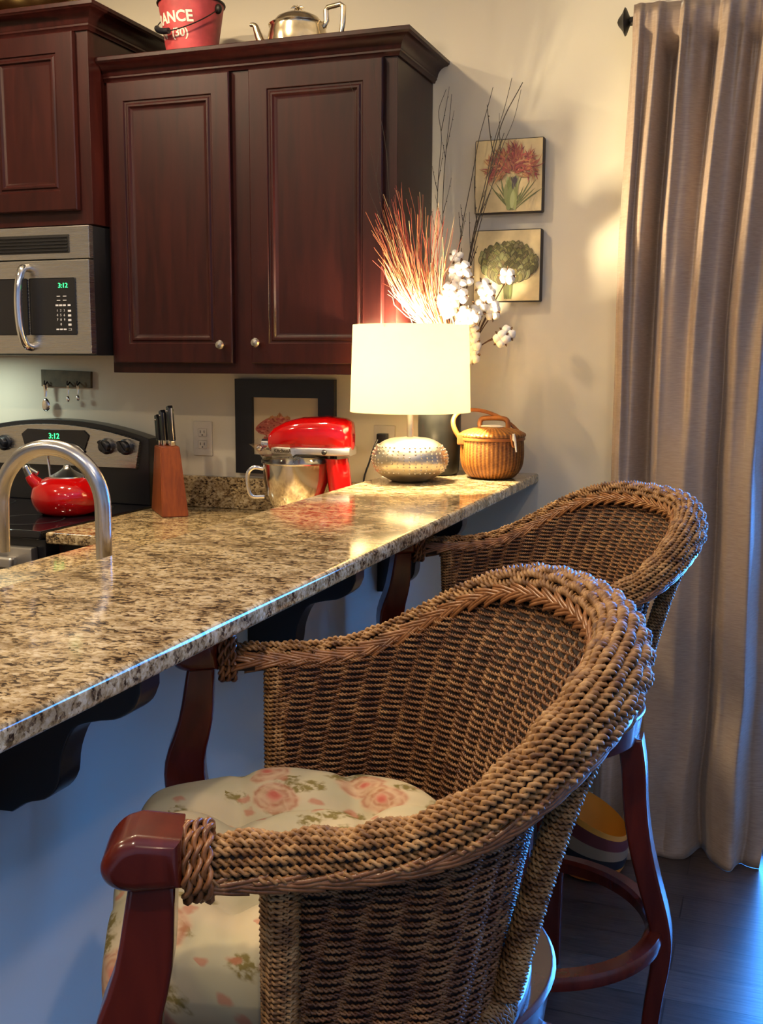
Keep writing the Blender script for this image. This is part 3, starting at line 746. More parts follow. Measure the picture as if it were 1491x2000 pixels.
for k in range(380):
    a = PI/2+random.uniform(-1.6, 1.6); r0 = .062*math.sqrt(random.random())
    c = random.choice([(.30, .06, .05), (.36, .10, .06), (.22, .035, .045), (.40, .17, .07), (.44, .22, .10)])
    pp.append(petal(.016+r0*math.cos(a)*1.0, 1.935+r0*math.sin(a)*.95, a+random.uniform(-1.1, 1.1), random.uniform(.014, .036), .0045, y-.0025-.000006*k, jit(c, .4), bend=random.uniform(-.03, .03)))
painted('thistle_painting', pp, MT['paint'], t)
t = board('botanical_picture', 'square canvas of a green artichoke, lower of the two wall pictures', -.096, .106, 1.572, 1.779)
pp = []; cx, cz = .010, 1.690; y = -.0330
for k in range(14): pp.append(petal(cx+random.uniform(-.010, .010), 1.580, PI/2+random.uniform(-.05, .05), .06, .008, y-.0001*k, jit((.20, .19, .06))))
sc = []
for k in range(230):
    a = random.uniform(0, 2*PI); r_ = math.sqrt(random.random()); sc.append((r_*math.cos(a), r_*math.sin(a)))
sc.sort(key=lambda p: -p[1])
for k, (u, v_) in enumerate(sc):
    c = random.choice([(.13, .115, .030), (.19, .17, .055), (.09, .08, .025), (.16, .12, .05), (.22, .20, .08)])
    px, pz = cx+u*.074, cz-.004+v_*.056; yy = y-.002-.00002*k; an = PI/2-u*.5*(1-.5*v_)
    L_ = random.uniform(.024, .033)*(1-.35*max(0, v_)); w_ = random.uniform(.015, .020)
    pp.append(petal(px, pz-.012, an, L_*1.06, w_*1.15, yy+.00001, jit((.035, .028, .010), .2)))
    pp.append(petal(px, pz-.011, an, L_, w_, yy, jit(c, .3)))
    pp.append(petal(px, pz-.008, an, L_*.7, w_*.35, yy-.000005, jit((c[0]*1.25, c[1]*1.25, c[2]*1.3), .2)))
painted('artichoke_painting', pp, MT['paint'], t)

# ------------------------------------------------------------------ stand mixer (head points to the left, a little toward the room)
MX, MY, MZ = -.53, -.235, .9145; MR = math.radians(188)
t = thing('stand_mixer', 'red stand mixer with steel bowl and clear pouring shield on the counter', 'mixer', (MX, MY, MZ), MR)
# local: +x toward the bowl / hub, z up
def sect(x, zc, hy, hz, n=20, sq=2.6):
    out = []
    for i in range(n):
        a = 2*PI*i/n; c, s = math.cos(a), math.sin(a)
        out.append((x, hy*np.sign(c)*abs(c)**(2/sq), zc+hz*np.sign(s)*abs(s)**(2/sq)))
    return out
def loft(secs, caps=True):
    n = len(secs[0]); v = [p for s in secs for p in s]; f = []
    for i in range(len(secs)-1):
        for j in range(n): k = (j+1) % n; f.append((i*n+j, i*n+k, (i+1)*n+k, (i+1)*n+j))
    if caps: f.append(tuple(range(n))[::-1]); f.append(tuple((len(secs)-1)*n+j for j in range(n)))
    return MB().add(v, f)
head = loft([sect(-.130, .262, .020, .028), sect(-.126, .262, .040, .046), sect(-.110, .263, .053, .055), sect(-.06, .266, .060, .058), sect(.02, .264, .060, .056), sect(.07, .258, .055, .050), sect(.105, .250, .044, .041), sect(.122, .246, .032, .030), sect(.130, .244, .018, .018)])
ho = obj('mixer_head', head, MT['redenamel'], t, local=True, ang=80)
band = loft([sect(-.128, .222, .046, .013, 24, 6), sect(-.10, .222, .0625, .013, 24, 6), sect(.02, .222, .0625, .013, 24, 6), sect(.09, .222, .052, .013, 24, 6), sect(.112, .222, .036, .012, 24, 6)])
bo = obj('trim_band', band, MT['satin'], ho, local=True)
q = text_mb('KitchenAid', .0150, .0004, .0006); q.xf(Matrix.Translation((.066, .0595, .222)) @ Matrix.Rotation(PI, 4, 'Z') @ Matrix.Rotation(PI/2, 4, 'X'))
q.v = [(x, .0625-.0005*(0)-max(0, (x-.02))*.15+(yy-.0595)+.0010, z) for x, yy, z in q.v]
obj('band_lettering', q, MT['blackplastic'], bo, local=True, smooth=False)
hubm = tube([(.120, 0, .236), (.150, 0, .236)], .017, 20); hubm.join(tube([(.135, .012, .232), (.146, .034, .228)], .005, 10)); hubm.join(sphere((.148, .036, .228), .010)); obj('hub_cap', hubm, MT['chrome'], ho, local=True)
sw = tube([(-.06, .058, .222), (-.06, .074, .222)], .005, 10); sw.join(sphere((-.06, .076, .222), .008)); obj('speed_lever', sw, MT['blackplastic'], ho, local=True)
col_ = loft([sect(-.080, .0, .055, .030, 20, 4) if False else [(p[0], p[1], p[2]) for p in [(-.135+.07*(.5+.5*math.cos(a)), .050*math.sin(a), z) for a in np.linspace(0, 2*PI, 20, endpoint=False)]] for z in (.03, .08, .15, .20)])
for i in range(len(col_.v)):
    x, yy, z = col_.v[i]; k = (z-.03)/.17; col_.v[i] = (x+.022*k-.012*math.sin(k*PI)*0, yy*(1-.10*math.sin(k*PI)), z)
obj('mixer_column', col_, MT['redenamel'], t, local=True, ang=80)
base = loft([[( -.02+.125*math.cos(a)*(1 if math.cos(a) > 0 else .95), .085*math.sin(a)*(.85+.15*math.cos(a)), z) if sc == 1 else (-.02+.118*math.cos(a), .078*math.sin(a)*(.85+.15*math.cos(a)), z) for a in np.linspace(0, 2*PI, 32, endpoint=False)] for z, sc in ((0, 0), (.004, 1), (.022, 1), (.034, 0))])
obj('mixer_base', base, MT['redenamel'], t, local=True)
bx = .045
bowl = open_lathe([(.045, .036), (.060, .040), (.078, .062), (.092, .10), (.099, .14), (.101, .182), (.104, .185), (.104, .188), (.098, .186), (.096, .14), (.070, .07), (.0, .046)], 48, (bx, 0, 0))
bwl = obj('mixing_bowl', bowl, MT['dough'], t, local=True)
hd = tube(spline([(bx+.098, .02, .165), (bx+.125, .028, .168), (bx+.142, .032, .150), (bx+.142, .032, .110), (bx+.130, .030, .082), (bx+.095, .02, .080)], 30), .0065, 10, flat=.6); obj('bowl_handle', hd, MT['chrome'], bwl, local=True)
sh = open_lathe([(.106, .184), (.106, .192), (.098, .205), (.060, .210), (.058, .214)], 40, (bx, 0, 0)); so = obj('pouring_shield', sh, MT['clear'], t, local=True)
chv = []
for z, s, o in ((.198, .045, .0), (.222, .050, .012), (.246, .066, .028)):
    chv += [(bx+.02+o-s*.9, .03, z), (bx+.05+o+s*.5, .03, z+(.010 if z > .24 else 0)), (bx+.05+o+s*.5, .095+o*.6, z), (bx+.02+o-s*.9, .095+o*.6, z)]
ch = MB().add(chv, [(4*i+j, 4*i+(j+1) % 4, 4*i+4+(j+1) % 4, 4*i+4+j) for i in range(2) for j in range(4)]); obj('pouring_chute', ch, MT['clear'], so, local=True, smooth=False)
obj('beater', tube([(bx, 0, .20), (bx, 0, .12)], .012, 12), MT['chrome'], t, local=True)

# ------------------------------------------------------------------ table lamp
LX, LY, LZ = -.182, -.350, 1.0702
t = thing('table_lamp', 'lit table lamp with cream drum shade and round hammered silver base on the bar', 'lamp', (LX, LY, LZ))
prof = []
for i in range(29):
    a = PI*i/28; r = .106*math.sin(a)**.72 if 0 < i < 28 else 0; prof.append((max(0, r), .062-.061*math.cos(a)))
prof = [(0, .0008), (.05, .0008)]+prof[5:-3]+[(.02, .1225), (0, .1228)]
lb = obj('lamp_base', lathe(prof, 64, (LX, LY, LZ)), MT['hammered'], t)
dm = MB()
for k in range(40):
    for j in range(9):
        z = .030+j*.0085; i = min(range(len(prof)), key=lambda i: abs(prof[i][1]-z)); r = np.interp(z, [p[1] for p in prof], [p[0] for p in prof])
        a = 2*PI*(k+.25*(j % 2)*0)/40
        if (k+j) % 7 == 3: continue
        dm.join(sphere((LX+r*math.cos(a), LY+r*math.sin(a), LZ+z), (.0029), n=6, m=4))
o = obj('stud_pattern', dm, MT['hammered'], lb); o['kind'] = 'stuff'
obj('lamp_neck', tube([(LX, LY, LZ+.120), (LX, LY, LZ+.250)], .0085, 16), MT['hammered'], t)
obj('bulb', lathe([(0, 0), (.012, 0), (.013, .018), (.028, .050), (.029, .066), (.020, .085), (0, .092)], 24, (LX, LY, LZ+.252)), MT['bulb'], t)
zs0, zs1 = 1.262, 1.497
shp = [(.1655, zs0), (.1585, zs1), (.1575, zs1), (.1645, zs0)]
s_ = lathe(shp, 72, (LX, LY, 0)); s_.f = [q for q in s_.f if len(q) == 4]
n = 72; m_ = 4
for j in range(n): k = (j+1) % n; s_.f.append((j*m_+3, k*m_+3, k*m_, j*m_))
sh_o = obj('lamp_shade', s_, MT['shade'], t, ang=60)
sp_ = MB()
for k in range(3):
    a = k*2*PI/3+.4; sp_.join(tube([(LX, LY, zs1-.018), (LX+.157*math.cos(a), LY+.157*math.sin(a), zs1-.008)], .0016, 6))
sp_.join(tube([(LX, LY, LZ+.34), (LX, LY, zs1-.014)], .003, 8))
obj('shade_spider', sp_, MT['nickel'], sh_o)
cdp = spline([(LX-.05, LY+.09, LZ+.006), (-.33, -.19, 1.075), (-.355, -.13, 1.075)], 16)
obj('lamp_cord', tube(cdp, .0035, 8), MT['whitecord'], t)
bl_ = bpy.data.lights.new('bulb_light', 'POINT'); bl_.energy = 95; bl_.color = (1, .83, .54); bl_.shadow_soft_size = .028
bo_ = bpy.data.objects.new('bulb_light', bl_); COL.objects.link(bo_); bo_.location = (LX, LY, LZ+.375)

# plug and cord in the outlet by the lamp
t = thing('plug', 'black plug and cord hanging from the outlet behind the lamp', 'plug', (-.381, -.02, 1.16))
obj('plug_body', box(-.398, -.364, -.034, -.0095, 1.146, 1.176, .004), MT['blackplastic'], t)
obj('plug_cord', tube(spline([(-.392, -.030, 1.160), (-.402, -.040, 1.135), (-.415, -.045, 1.090), (-.432, -.052, 1.030), (-.440, -.055, .93), (-.46, -.06, .918)], 30), .0032, 8), MT['blackplastic'], t)

# ------------------------------------------------------------------ basket with swing handle
BX, BY, BZ = .010, -.185, 1.0702
t = thing('lidded_basket', 'round honey-brown woven basket with lid and swing handle on the bar', 'basket', (BX, BY, BZ))
nb = 64; prof = [(0, .001), (.052, .001), (.070, .010), (.084, .032), (.089, .060), (.0885, .098), (.087, .112)]
bm_ = MB(); v = []; f = []; fine = spline([(a, 0, z) for a, z in prof], 40); fine = [(max(0, p[0]), max(.0005, p[2])) for p in fine]
for j in range(nb*2):
    a = PI*j/nb; k = 1+(.016 if j % 2 else -.014)
    for r, z in fine: v.append((BX+r*k*math.cos(a), BY+r*k*math.sin(a), BZ+z))
m_ = len(fine)
for j in range(nb*2):
    k = (j+1) % (nb*2)
    for i in range(m_-1): f.append((j*m_+i, k*m_+i, k*m_+i+1, j*m_+i+1))
obj('basket_body', MB().add(v, f), MT['basket'], t, ang=180)
obj('rim', lathe([(.084, .108), (.092, .109), (.093, .113), (.092, .118), (.084, .118)], 64, (BX, BY, BZ)), MT['basketwood'], t)
v = []; f = []; lf = [(.093, .1185), (.0945, .122), (.093, .127), (.080, .134), (.055, .141), (.025, .145), (0, .146)]
for j in range(nb*2):
    a = PI*j/nb; k = 1+(.008 if j % 2 else -.004)
    for r, z in lf: v.append((BX+r*k*math.cos(a), BY+r*k*math.sin(a), BZ+z+(.0008 if j % 2 else 0)*(r > .03)))
m_ = len(lf)
for j in range(nb*2):
    k = (j+1) % (nb*2)
    for i in range(m_-1): f.append((j*m_+i, k*m_+i, k*m_+i+1, j*m_+i+1))
ld = obj('lid', MB().add(v, f), MT['basket'], t, ang=180)
# wooden lid grip and ivory plaque
gp = spline([(BX-.040, BY+.015, BZ+.140), (BX-.042, BY+.02, BZ+.158), (BX-.030, BY+.024, BZ+.168), (BX+.020, BY+.03, BZ+.168), (BX+.036, BY+.03, BZ+.160), (BX+.038, BY+.03, BZ+.140)], 30)
obj('lid_grip', tube(gp, .0075, 10), MT['basketwood'], ld)
pl = sphere((BX+.004, BY-.006, BZ+.147), .030, .012, .005); pl.join(sphere((BX-.022, BY-.006, BZ+.147), .012, .006, .003)); obj('plaque', pl, MT['ivory'], ld)
# swing handle: hinged front-left and back-right, leaning left
a0 = math.radians(214); e0 = Vector((BX+.094*math.cos(a0), BY+.094*math.sin(a0), BZ+.112)); e1 = Vector((BX-.090*math.cos(a0), BY-.090*math.sin(a0), BZ+.118))
upv = Vector((-.62, -.02, .76)).normalized(); mid = (e0+e1)/2; half = (e0-e1)/2
hpts = [tuple(mid+half*math.cos(a)*(1.0)+upv*.100*math.sin(a)**.85) for a in np.linspace(0.0, PI, 40)]
obj('swing_handle', tube(hpts, .0072, 10, flat=.7), MT['basketwood'], t)
obj('hinge_ear', box(e0.x-.010, e0.x+.014, e0.y-.008, e0.y+.010, BZ+.096, BZ+.128, .004), MT['basketwood'], t)
la = math.radians(-38); lp = Vector((BX+.098*math.cos(la), BY+.098*math.sin(la), BZ))
lt = obj('latch_loop', tube(spline([(lp.x-.010, lp.y-.002, BZ+.128), (lp.x-.006, lp.y-.006, BZ+.115), (lp.x-.002, lp.y-.006, BZ+.098), (lp.x+.004, lp.y-.002, BZ+.100), (lp.x+.003, lp.y, BZ+.124)], 20), .003, 8), MT['basketwood'], t)
obj('latch_peg', tube([(lp.x+.000, lp.y-.009, BZ+.132), (lp.x+.002, lp.y-.009, BZ+.116), (lp.x+.005, lp.y-.010, BZ+.110), (lp.x+.009, lp.y-.010, BZ+.082)], [.0035, .0055, .0035, .0022], 10), MT['ivory'], t)

# ------------------------------------------------------------------ vase with grass, twigs and cotton
VX, VY, VZ = -.158, -.150, 1.0702
vz = [(0, .001), (.052, .001), (.058, .010), (.061, .06), (.063, .14), (.062, .20), (.054, .245), (.046, .268), (.047, .285), (.052, .292)]
vprof = vz+[(.047, .290), (.041, .268), (.048, .240), (.050, .06), (.0, .03)]
finish(obj('vase', open_lathe([(r if r > 0 else .0005, z) for r, z in vprof], 48, (VX, VY, VZ)), MT['vase']), 'tall black ceramic vase behind the lamp holding grass and cotton', 'vase')
mz = VZ+.27
def grass_mesh(n, cols, spread, seed):
    random.seed(seed); mb = MB(); pc = []
    for k in range(n):
        u = random.uniform(-1, 1)*random.uniform(.55, 1); zt = 1.50+random.uniform(.08, .38)*(1-.30*abs(u)); h_ = zt-1.50
        f_ = max(0, u-.1)*.20
        tip = (VX-.026+u*.128*(.45+h_*1.9), VY-.245+f_+random.uniform(-.05, .015), zt)
        m1 = (VX-.016+u*.058+random.uniform(-.012, .012), VY-.190+f_*.8+random.uniform(-.02, .01), 1.50+.45*h_)
        b0 = (VX+u*.012+random.uniform(-.012, .012), VY-.012+random.uniform(-.012, .012), VZ+.12)
        p = spline([b0, (VX+u*.020, VY-.018, mz+.01), (VX-.006+u*.044, VY-.026+random.uniform(-.006, .010), 1.475), m1, tip], 14)
        p += np.array([random.gauss(0, .0030) for _ in range(42)]).reshape(14, 3)*np.linspace(0, 1, 14)[:, None]**3
        q = tube(p, np.linspace(.0019, .0006, 14), 4, True); c = random.choice(cols)
        mb.join(q); pc += [c]*len(q.f)
    me = bpy.data.meshes.new('dried_grass'); me.from_pydata(mb.v, [], mb.f); me.update()
    a = me.color_attributes.new('paint', 'FLOAT_COLOR', 'CORNER'); arr = []
    for p, c in zip(me.polygons, pc): arr += [*c, 1.0]*p.loop_total
    a.data.foreach_set('color', arr); me.materials.append(MT['paint']); o = bpy.data.objects.new('dried_grass', me); COL.objects.link(o); return o
o = grass_mesh(170, [(.30, .07, .03), (.42, .13, .05), (.50, .25, .10), (.36, .05, .03), (.55, .36, .18), (.24, .04, .03)], 1, 11)
finish(o, 'fan of red and straw-coloured dried grass rising behind the lamp shade', 'dried grass', kind='stuff')
def twig(tip, mids, lab, r=.0022, branches=5, seed=0, base=None):
    random.seed(seed)
    b0 = base or (VX+random.uniform(-.02, .02), VY+random.uniform(-.02, .02), VZ+.10)
    p = spline([b0, (VX+(tip[0]-VX)*.08+random.uniform(-.01, .01), VY+(tip[1]-VY)*.08, mz+.015)]+mids+[tip], 36)
    ww = np.array([[random.gauss(0, 1), random.gauss(0, .6), 0] for _ in range(10)]); p = p+spline(ww, 36)*(.0045*np.clip(np.linspace(-.25, 1.4, 36), 0, 1)[:, None])
    mb = tube(p, np.linspace(r, r*.4, 36), 6)
    for k in range(branches):
        i = random.randint(13, 28); d = p[i]-p[i-2]; d /= np.linalg.norm(d)
        L_ = random.uniform(.025, .11); s = np.array([random.choice([-1, 1])*random.uniform(.2, .45), random.uniform(-.3, .05), .2]); e = d+s; e /= np.linalg.norm(e)
        q = p[i]+np.outer(np.linspace(0, 1, 6), e*L_)+np.outer(np.linspace(0, 1, 6)**2, d*L_*.25)
        mb.join(tube(q, np.linspace(r*.6, r*.3, 6), 5))
        for z in q[2::2]: mb.join(sphere(z+np.array([.0015, 0, 0]), r*.8, n=6, m=4))
    return finish(obj('twig', mb, MT['twig']), lab, 'twig', 'bare twigs in the black vase')
twig((.056, -.130, 2.160), [(-.100, -.14, 1.55), (-.055, -.14, 1.78), (-.010, -.135, 2.0)], 'longest bare twig leaning right across the thistle picture', .0030, 8, 3)
twig((.040, -.135, 2.172), [(-.098, -.13, 1.60), (-.060, -.13, 1.82), (-.012, -.13, 2.02)], 'twin bare twig close beside the longest right-leaning one', .0020, 4, 4)
twig((-.026, -.128, 2.155), [(-.135, -.14, 1.50), (-.108, -.14, 1.74), (-.075, -.13, 1.92), (-.056, -.13, 2.04)], 'slimmer bare twig curving up past the left edge of the pictures', .0020, 4, 5)
twig((.064, -.13, 2.14), [(-.09, -.14, 1.62), (-.03, -.135, 1.84), (.02, -.13, 2.0)], 'short outermost twig at the right of the vase', .0018, 3, 6)
twig((-.172, -.105, 2.165), [(-.178, -.12, 1.60), (-.185, -.11, 1.85), (-.180, -.105, 2.05)], 'thin upright twig just right of the cabinet side', .0017, 6, 7)
twig((-.150, -.105, 2.150), [(-.160, -.12, 1.60), (-.168, -.11, 1.85), (-.160, -.105, 2.02)], 'second thin upright twig right of the cabinet side', .0016, 6, 8)
twig((-.325, -.44, 2.120), [(-.190, -.28, 1.48), (-.225, -.40, 1.68), (-.275, -.43, 1.95)], 'faint twig leaning left in front of the cabinet door', .0013, 3, 9)
twig((-.262, -.43, 2.165), [(-.180, -.28, 1.48), (-.205, -.40, 1.70), (-.235, -.42, 1.98)], 'faint twig in front of the cabinet edge', .0013, 4, 10)
bol0 = None
def boll(c, r, parent, rs):
    random.seed(rs); m = MB(); L = world_loc(parent)
    ax = random.uniform(0, 6)
    for k in range(4):
        a = ax+k*PI/2; q = sphere((0, 0, 0), r*random.uniform(.50, .60), r*.62, r*random.uniform(.50, .60), 16, 10)
        ph_ = random.uniform(0, 6); q.v = [tuple(np.array(p)*(1+.10*math.sin(p[0]/r*7+ph_)*math.cos(p[2]/r*6+ph_))+np.array([c[0]+.50*r*math.cos(a), c[1]-.40*r, c[2]+.50*r*math.sin(a)])) for p in q.v]; m.join(q)
    b = obj('cotton_boll', m, MT['cotton'], parent)
    h = MB()
    for k in range(4):
        a = ax+PI/4+k*PI/2; p = [(c[0], c[1]-.45*r, c[2]), (c[0]+.45*r*math.cos(a), c[1]-.66*r, c[2]+.45*r*math.sin(a)), (c[0]+.9*r*math.cos(a), c[1]-.55*r, c[2]+.9*r*math.sin(a)), (c[0]+1.12*r*math.cos(a), c[1]-.75*r, c[2]+1.12*r*math.sin(a))]
        h.join(tube(spline(p, 10), np.array([.15, .2, .22, .22, .2, .18, .15, .12, .08, .02])*r, 6, flat=.5))
    obj('husk', h, MT['husk'], b)
stems = [
 ('cotton stem whose single boll rises highest, left of the artichoke picture', [(-.108, -.16, 1.692)], 'c1'),
 ('cotton stem with the dense white cluster just above the lamp shade', [(-.090, -.22, 1.640), (-.070, -.225, 1.652), (-.064, -.215, 1.625), (-.112, -.225, 1.590), (-.098, -.235, 1.565), (-.075, -.230, 1.580), (-.108, -.235, 1.540), (-.118, -.235, 1.565), (-.100, -.24, 1.595), (-.082, -.225, 1.612)], 'c2'),
 ('cotton stem fanned out in front of the artichoke picture', [(-.018, -.19, 1.605), (-.008, -.185, 1.582), (.044, -.175, 1.635), (-.002, -.175, 1.555), (.004, -.175, 1.535), (-.030, -.19, 1.548)], 'c3'),
 ('cotton stem hanging low beside the lamp shade, with shaded bolls', [(-.066, -.215, 1.530), (-.044, -.21, 1.520), (-.074, -.20, 1.498), (-.050, -.19, 1.478), (-.048, -.19, 1.445), (-.050, -.185, 1.415)], 'c4'),
 ('cotton stem reaching farthest right with two drooping bolls', [(.046, -.175, 1.475), (.034, -.185, 1.462)], 'c5')]
for si, (lab, bs, _) in enumerate(stems):
    t = thing('cotton_stem', lab, 'cotton stem', (VX+.012*(si-2), VY, VZ+.1), 0, 'cotton stems in the black vase')
    m = MB(); c = np.mean(np.array(bs), 0)
    hub = np.array([VX+.03+(c[0]-VX)*.45, VY-.02, min(mz+.10, c[2]-.02) if c[2] > mz+.05 else mz+.06])
    m.join(tube(spline([(VX+.010*(si-2), VY+.004*si-.01, VZ+.11), (VX+.008*(si-2), VY-.005, mz), tuple(hub)], 14), .0022, 6))
    for b_ in bs: m.join(tube(spline([tuple(hub), tuple((hub+np.array(b_))/2+np.array([0, .008, .008])), (b_[0], b_[1]+.006, b_[2])], 10), .0016, 6))
    obj('stem', m, MT['husk'], t)
    for bi, b_ in enumerate(bs): boll(b_, .0240 if si != 0 else .020, t, si*20+bi)

# ------------------------------------------------------------------ things on top of the cabinets
BX_, BY_, BZ_ = -.916, -.215, 2.270
t = thing('bucket', 'worn red metal bucket with white lettering on top of the cabinet', 'bucket', (BX_, BY_, BZ_))
bpf = [(0, .0), (.068, .0), (.071, .004), (.0955, .160), (.098, .163), (.0955, .166), (.093, .160), (.069, .008), (0, .006)]
obj('bucket_body', open_lathe([(max(r, .0004), z) for r, z in bpf], 48, (BX_, BY_, BZ_)), MT['rustred'], t)
obj('bucket_rim', tube([(BX_+.0975*math.cos(a), BY_+.0975*math.sin(a), BZ_+.164) for a in np.linspace(0, 2*PI, 49)], .0035, 8), MT['iron'], t)
def wrap(q, cx, cy, cz, a0, rad, z0):
    out = []
    for x, yy, z in q.v:
        zz = z0+yy; r = rad(zz)+.0006+z*.5; a = a0+x/rad(zz); out.append((cx+r*math.cos(a), cy+r*math.sin(a), cz+zz))
    q.v = out; return q
rad = lambda z: .071+(.0955-.071)*max(0, min(1, (z-.004)/.156))
fa = math.radians(-109)
lt = wrap(text_mb('FRANCE', .042, .0006, .0012), BX_, BY_, BZ_, fa, rad, .108); lt.join(wrap(text_mb('N° (30)', .032, .0006, .0008), BX_, BY_, BZ_, fa+.12, rad, .066))
obj('lettering', lt, MT['ivory'], t, smooth=False)
ea = math.radians(-8)
for s in (0, PI): obj('bail_ear', sphere((BX_+.097*math.cos(ea+s), BY_+.097*math.sin(ea+s), BZ_+.140), .012, .010, .014), MT['iron'], t)
bp_ = [Vector((BX_+.099*math.cos(ea)*c, BY_+.099*math.sin(ea)*c, BZ_+.140))+Vector((-.12, -.86, -.62)).normalized()*.125*s for c, s in ((math.cos(a), math.sin(a)) for a in np.linspace(0, PI, 40))]
bail = obj('bail', tube([tuple(p) for p in bp_], .0018, 6), MT['iron'], t)
obj('bail_grip', tube([tuple(p) for p in bp_[20:31]], .0085, 12), MT['blackwood'], t)

TX, TY, TZ = -.578, -.205, 2.270
t = thing('teapot', 'tarnished silver teapot on top of the cabinet', 'teapot', (TX, TY, TZ))
obj('teapot_body', lathe([(0, 0), (.080, 0), (.086, .010), (.088, .030), (.085, .060), (.080, .082), (.083, .088), (.084, .092), (.070, .098), (0, .100)], 48, (TX, TY, TZ)), MT['silver'], t)
tl = obj('lid', lathe([(.072, .096), (.070, .102), (.060, .116), (.040, .128), (.018, .134), (0, .135)], 40, (TX, TY, TZ)), MT['silver'], t)
fn = lathe([(0, .133), (.006, .134), (.004, .142), (.008, .147), (0, .150)], 16, (TX, TY, TZ))
for k in range(5): a = k*1.257; fn.join(tube(spline([(TX, TY, TZ+.146), (TX+.010*math.cos(a), TY+.010*math.sin(a), TZ+.152), (TX+.020*math.cos(a), TY+.020*math.sin(a), TZ+.146)], 8), [.003, .004, .005, .005, .004, .003, .002, .001], 6, flat=.4))
obj('finial', fn, MT['silver'], tl)
obj('spout', tube(spline([(TX-.075, TY-.01, TZ+.030), (TX-.105, TY-.015, TZ+.042), (TX-.118, TY-.018, TZ+.075), (TX-.126, TY-.02, TZ+.100), (TX-.140, TY-.022, TZ+.104)], 24), np.linspace(.016, .006, 24), 14), MT['silver'], t)
obj('handle', tube([(TX+.078, TY+.004, TZ+.080), (TX+.088, TY+.004, TZ+.100), (TX+.086, TY+.004, TZ+.132), (TX+.092, TY+.004, TZ+.142), (TX+.130, TY+.004, TZ+.148), (TX+.139, TY+.004, TZ+.140), (TX+.138, TY+.004, TZ+.09), (TX+.132, TY+.004, TZ+.050), (TX+.084, TY+.004, TZ+.030)], .0085, 10, flat=.8), MT['silver'], t)
for ch in t.children_recursive:
    for v_ in ch.data.vertices: v_.co.z *= .84
finish(obj('brass_bowl', open_lathe([(.0005, 0), (.09, 0), (.13, .012), (.165, .045), (.175, .085), (.171, .086), (.155, .045), (.12, .016), (.0005, .006)], 48, (-1.46, -.235, 2.4022)), MT['brass']), 'brass bowl on top of the cabinet over the microwave', 'bowl')

# ------------------------------------------------------------------ curtain and rod
t = thing('curtain_rod', 'dark iron curtain rod with a pointed finial above the curtain', 'curtain rod', (.333, -.10, 2.30))
obj('rod', tube([(.345, -.10, 2.300), (2.95, -.10, 2.300)], .0115, 16), MT['iron'], t)
fi = lathe([(0, -.014), (.008, -.013), (.011, 0), (.020, .004), (.034, .010), (.036, .013), (.022, .020), (.010, .030), (0, .034)], 32)
fi.xf(Matrix.Translation((.345, -.10, 2.300)) @ Matrix.Rotation(-PI/2, 4, 'Y')); obj('finial', fi, MT['iron'], t)
br_ = tube(spline([(.372, -.0005, 2.285), (.372, -.06, 2.285), (.372, -.10, 2.286)], 10), .007, 10); obj('rod_bracket', br_, MT['iron'], t)
nx, nz = 260, 90
xa = np.linspace(0, 1, nx); V = []; 
rng = np.random.RandomState(3)
ph = np.cumsum(rng.uniform(.7, 1.3, 7)); 
def knots(u, ku, kv):
    t = np.interp(u, ku, np.arange(len(ku))); P = np.array(kv, float); i = np.clip(t.astype(int), 0, len(P)-2); f = t-i; f = f*f*(3-2*f)
    return P[i]*(1-f)+P[i+1]*f
TU = [0, .05, .09, .14, .20, .27, .33, .41, .48, .55, .62, .70, .77, .85, .92, 1]; TV = [.0, .022, -.004, .020, -.066, .030, .008, -.034, .034, .004, -.026, .036, -.01, .03, -.03, .01]
BU = [0, .06, .12, .20, .30, .44, .55, .63, .72, .82, .91, 1]; BV = [-.01, .022, .004, -.064, .022, .036, .018, -.040, .014, .034, -.03, -.066]
def cy(u, k):
    m_ = min(1, max(0, (k-.08)/.5)); m_ = m_*m_*(3-2*m_)
    y_ = knots(u, TU, TV)*(1-m_)+knots(u, BU, BV)*m_
    return -y_+.010*np.sin(2*PI*17*u+1.3)*np.maximum(0, 1-k*7)+.004*np.sin(2*PI*(3*u+2.2*k))*np.sin(PI*k)
for iz in range(nz):
    k = iz/(nz-1); z = 2.335*(1-k)+.0012*k
    xl = .352-.022*min(1, k*4)-.028*max(0, k-.6)*2.5; xr = float(np.interp(z, [0, .1, .3, .5, 1.1, 1.5, 2.34], [.79, .79, .80, .805, .79, .80, .87]))
    uu = xa
    y = -.104+cy(uu, k)
    y = np.where(np.abs(z-2.30) < .03, np.minimum(y, -.118), y) if False else y
    zz = np.full(nx, z)
    if k < .03: y = -.104-.020*(1-0)+.5*cy(uu, k)*.6; zz = zz
    b = max(0, (k-.80)/.20)
    y = y-.075*b**1.6*(.7+.5*np.sin(2*PI*1.1*uu+.5))-.02*b*np.sin(2*PI*4.3*uu+6*k)
    x = xl+(xr-xl)*uu+.006*np.sin(2*PI*5.2*uu+1)*(1-.3*k)+.012*b*np.sin(9*k*PI+7*uu)
    # diagonal creases
    y = y+.006*np.sin(2*PI*(z*2.3+uu*3.1))*np.sin(PI*k)*.5
    y = np.minimum(y, -.030)
    if z > 2.20: y = np.minimum(y, -.030-.086*min(1, (z-2.20)/.06))
    if k > .93: zz = np.maximum(.001, zz*(.35+.65*np.abs(np.sin(9*uu+2))))
    V.append(np.stack([x, y, zz], -1))
V = np.concatenate(V); Q = [(i*nx+j, i*nx+j+1, (i+1)*nx+j+1, (i+1)*nx+j) for i in range(nz-1) for j in range(nx-1)]
me = np_mesh('curtain', V, Q); o = obj('curtain', me, MT['curtain'], ang=180)
so_ = o.modifiers.new('solid', 'SOLIDIFY'); so_.thickness = .002; so_.offset = 0
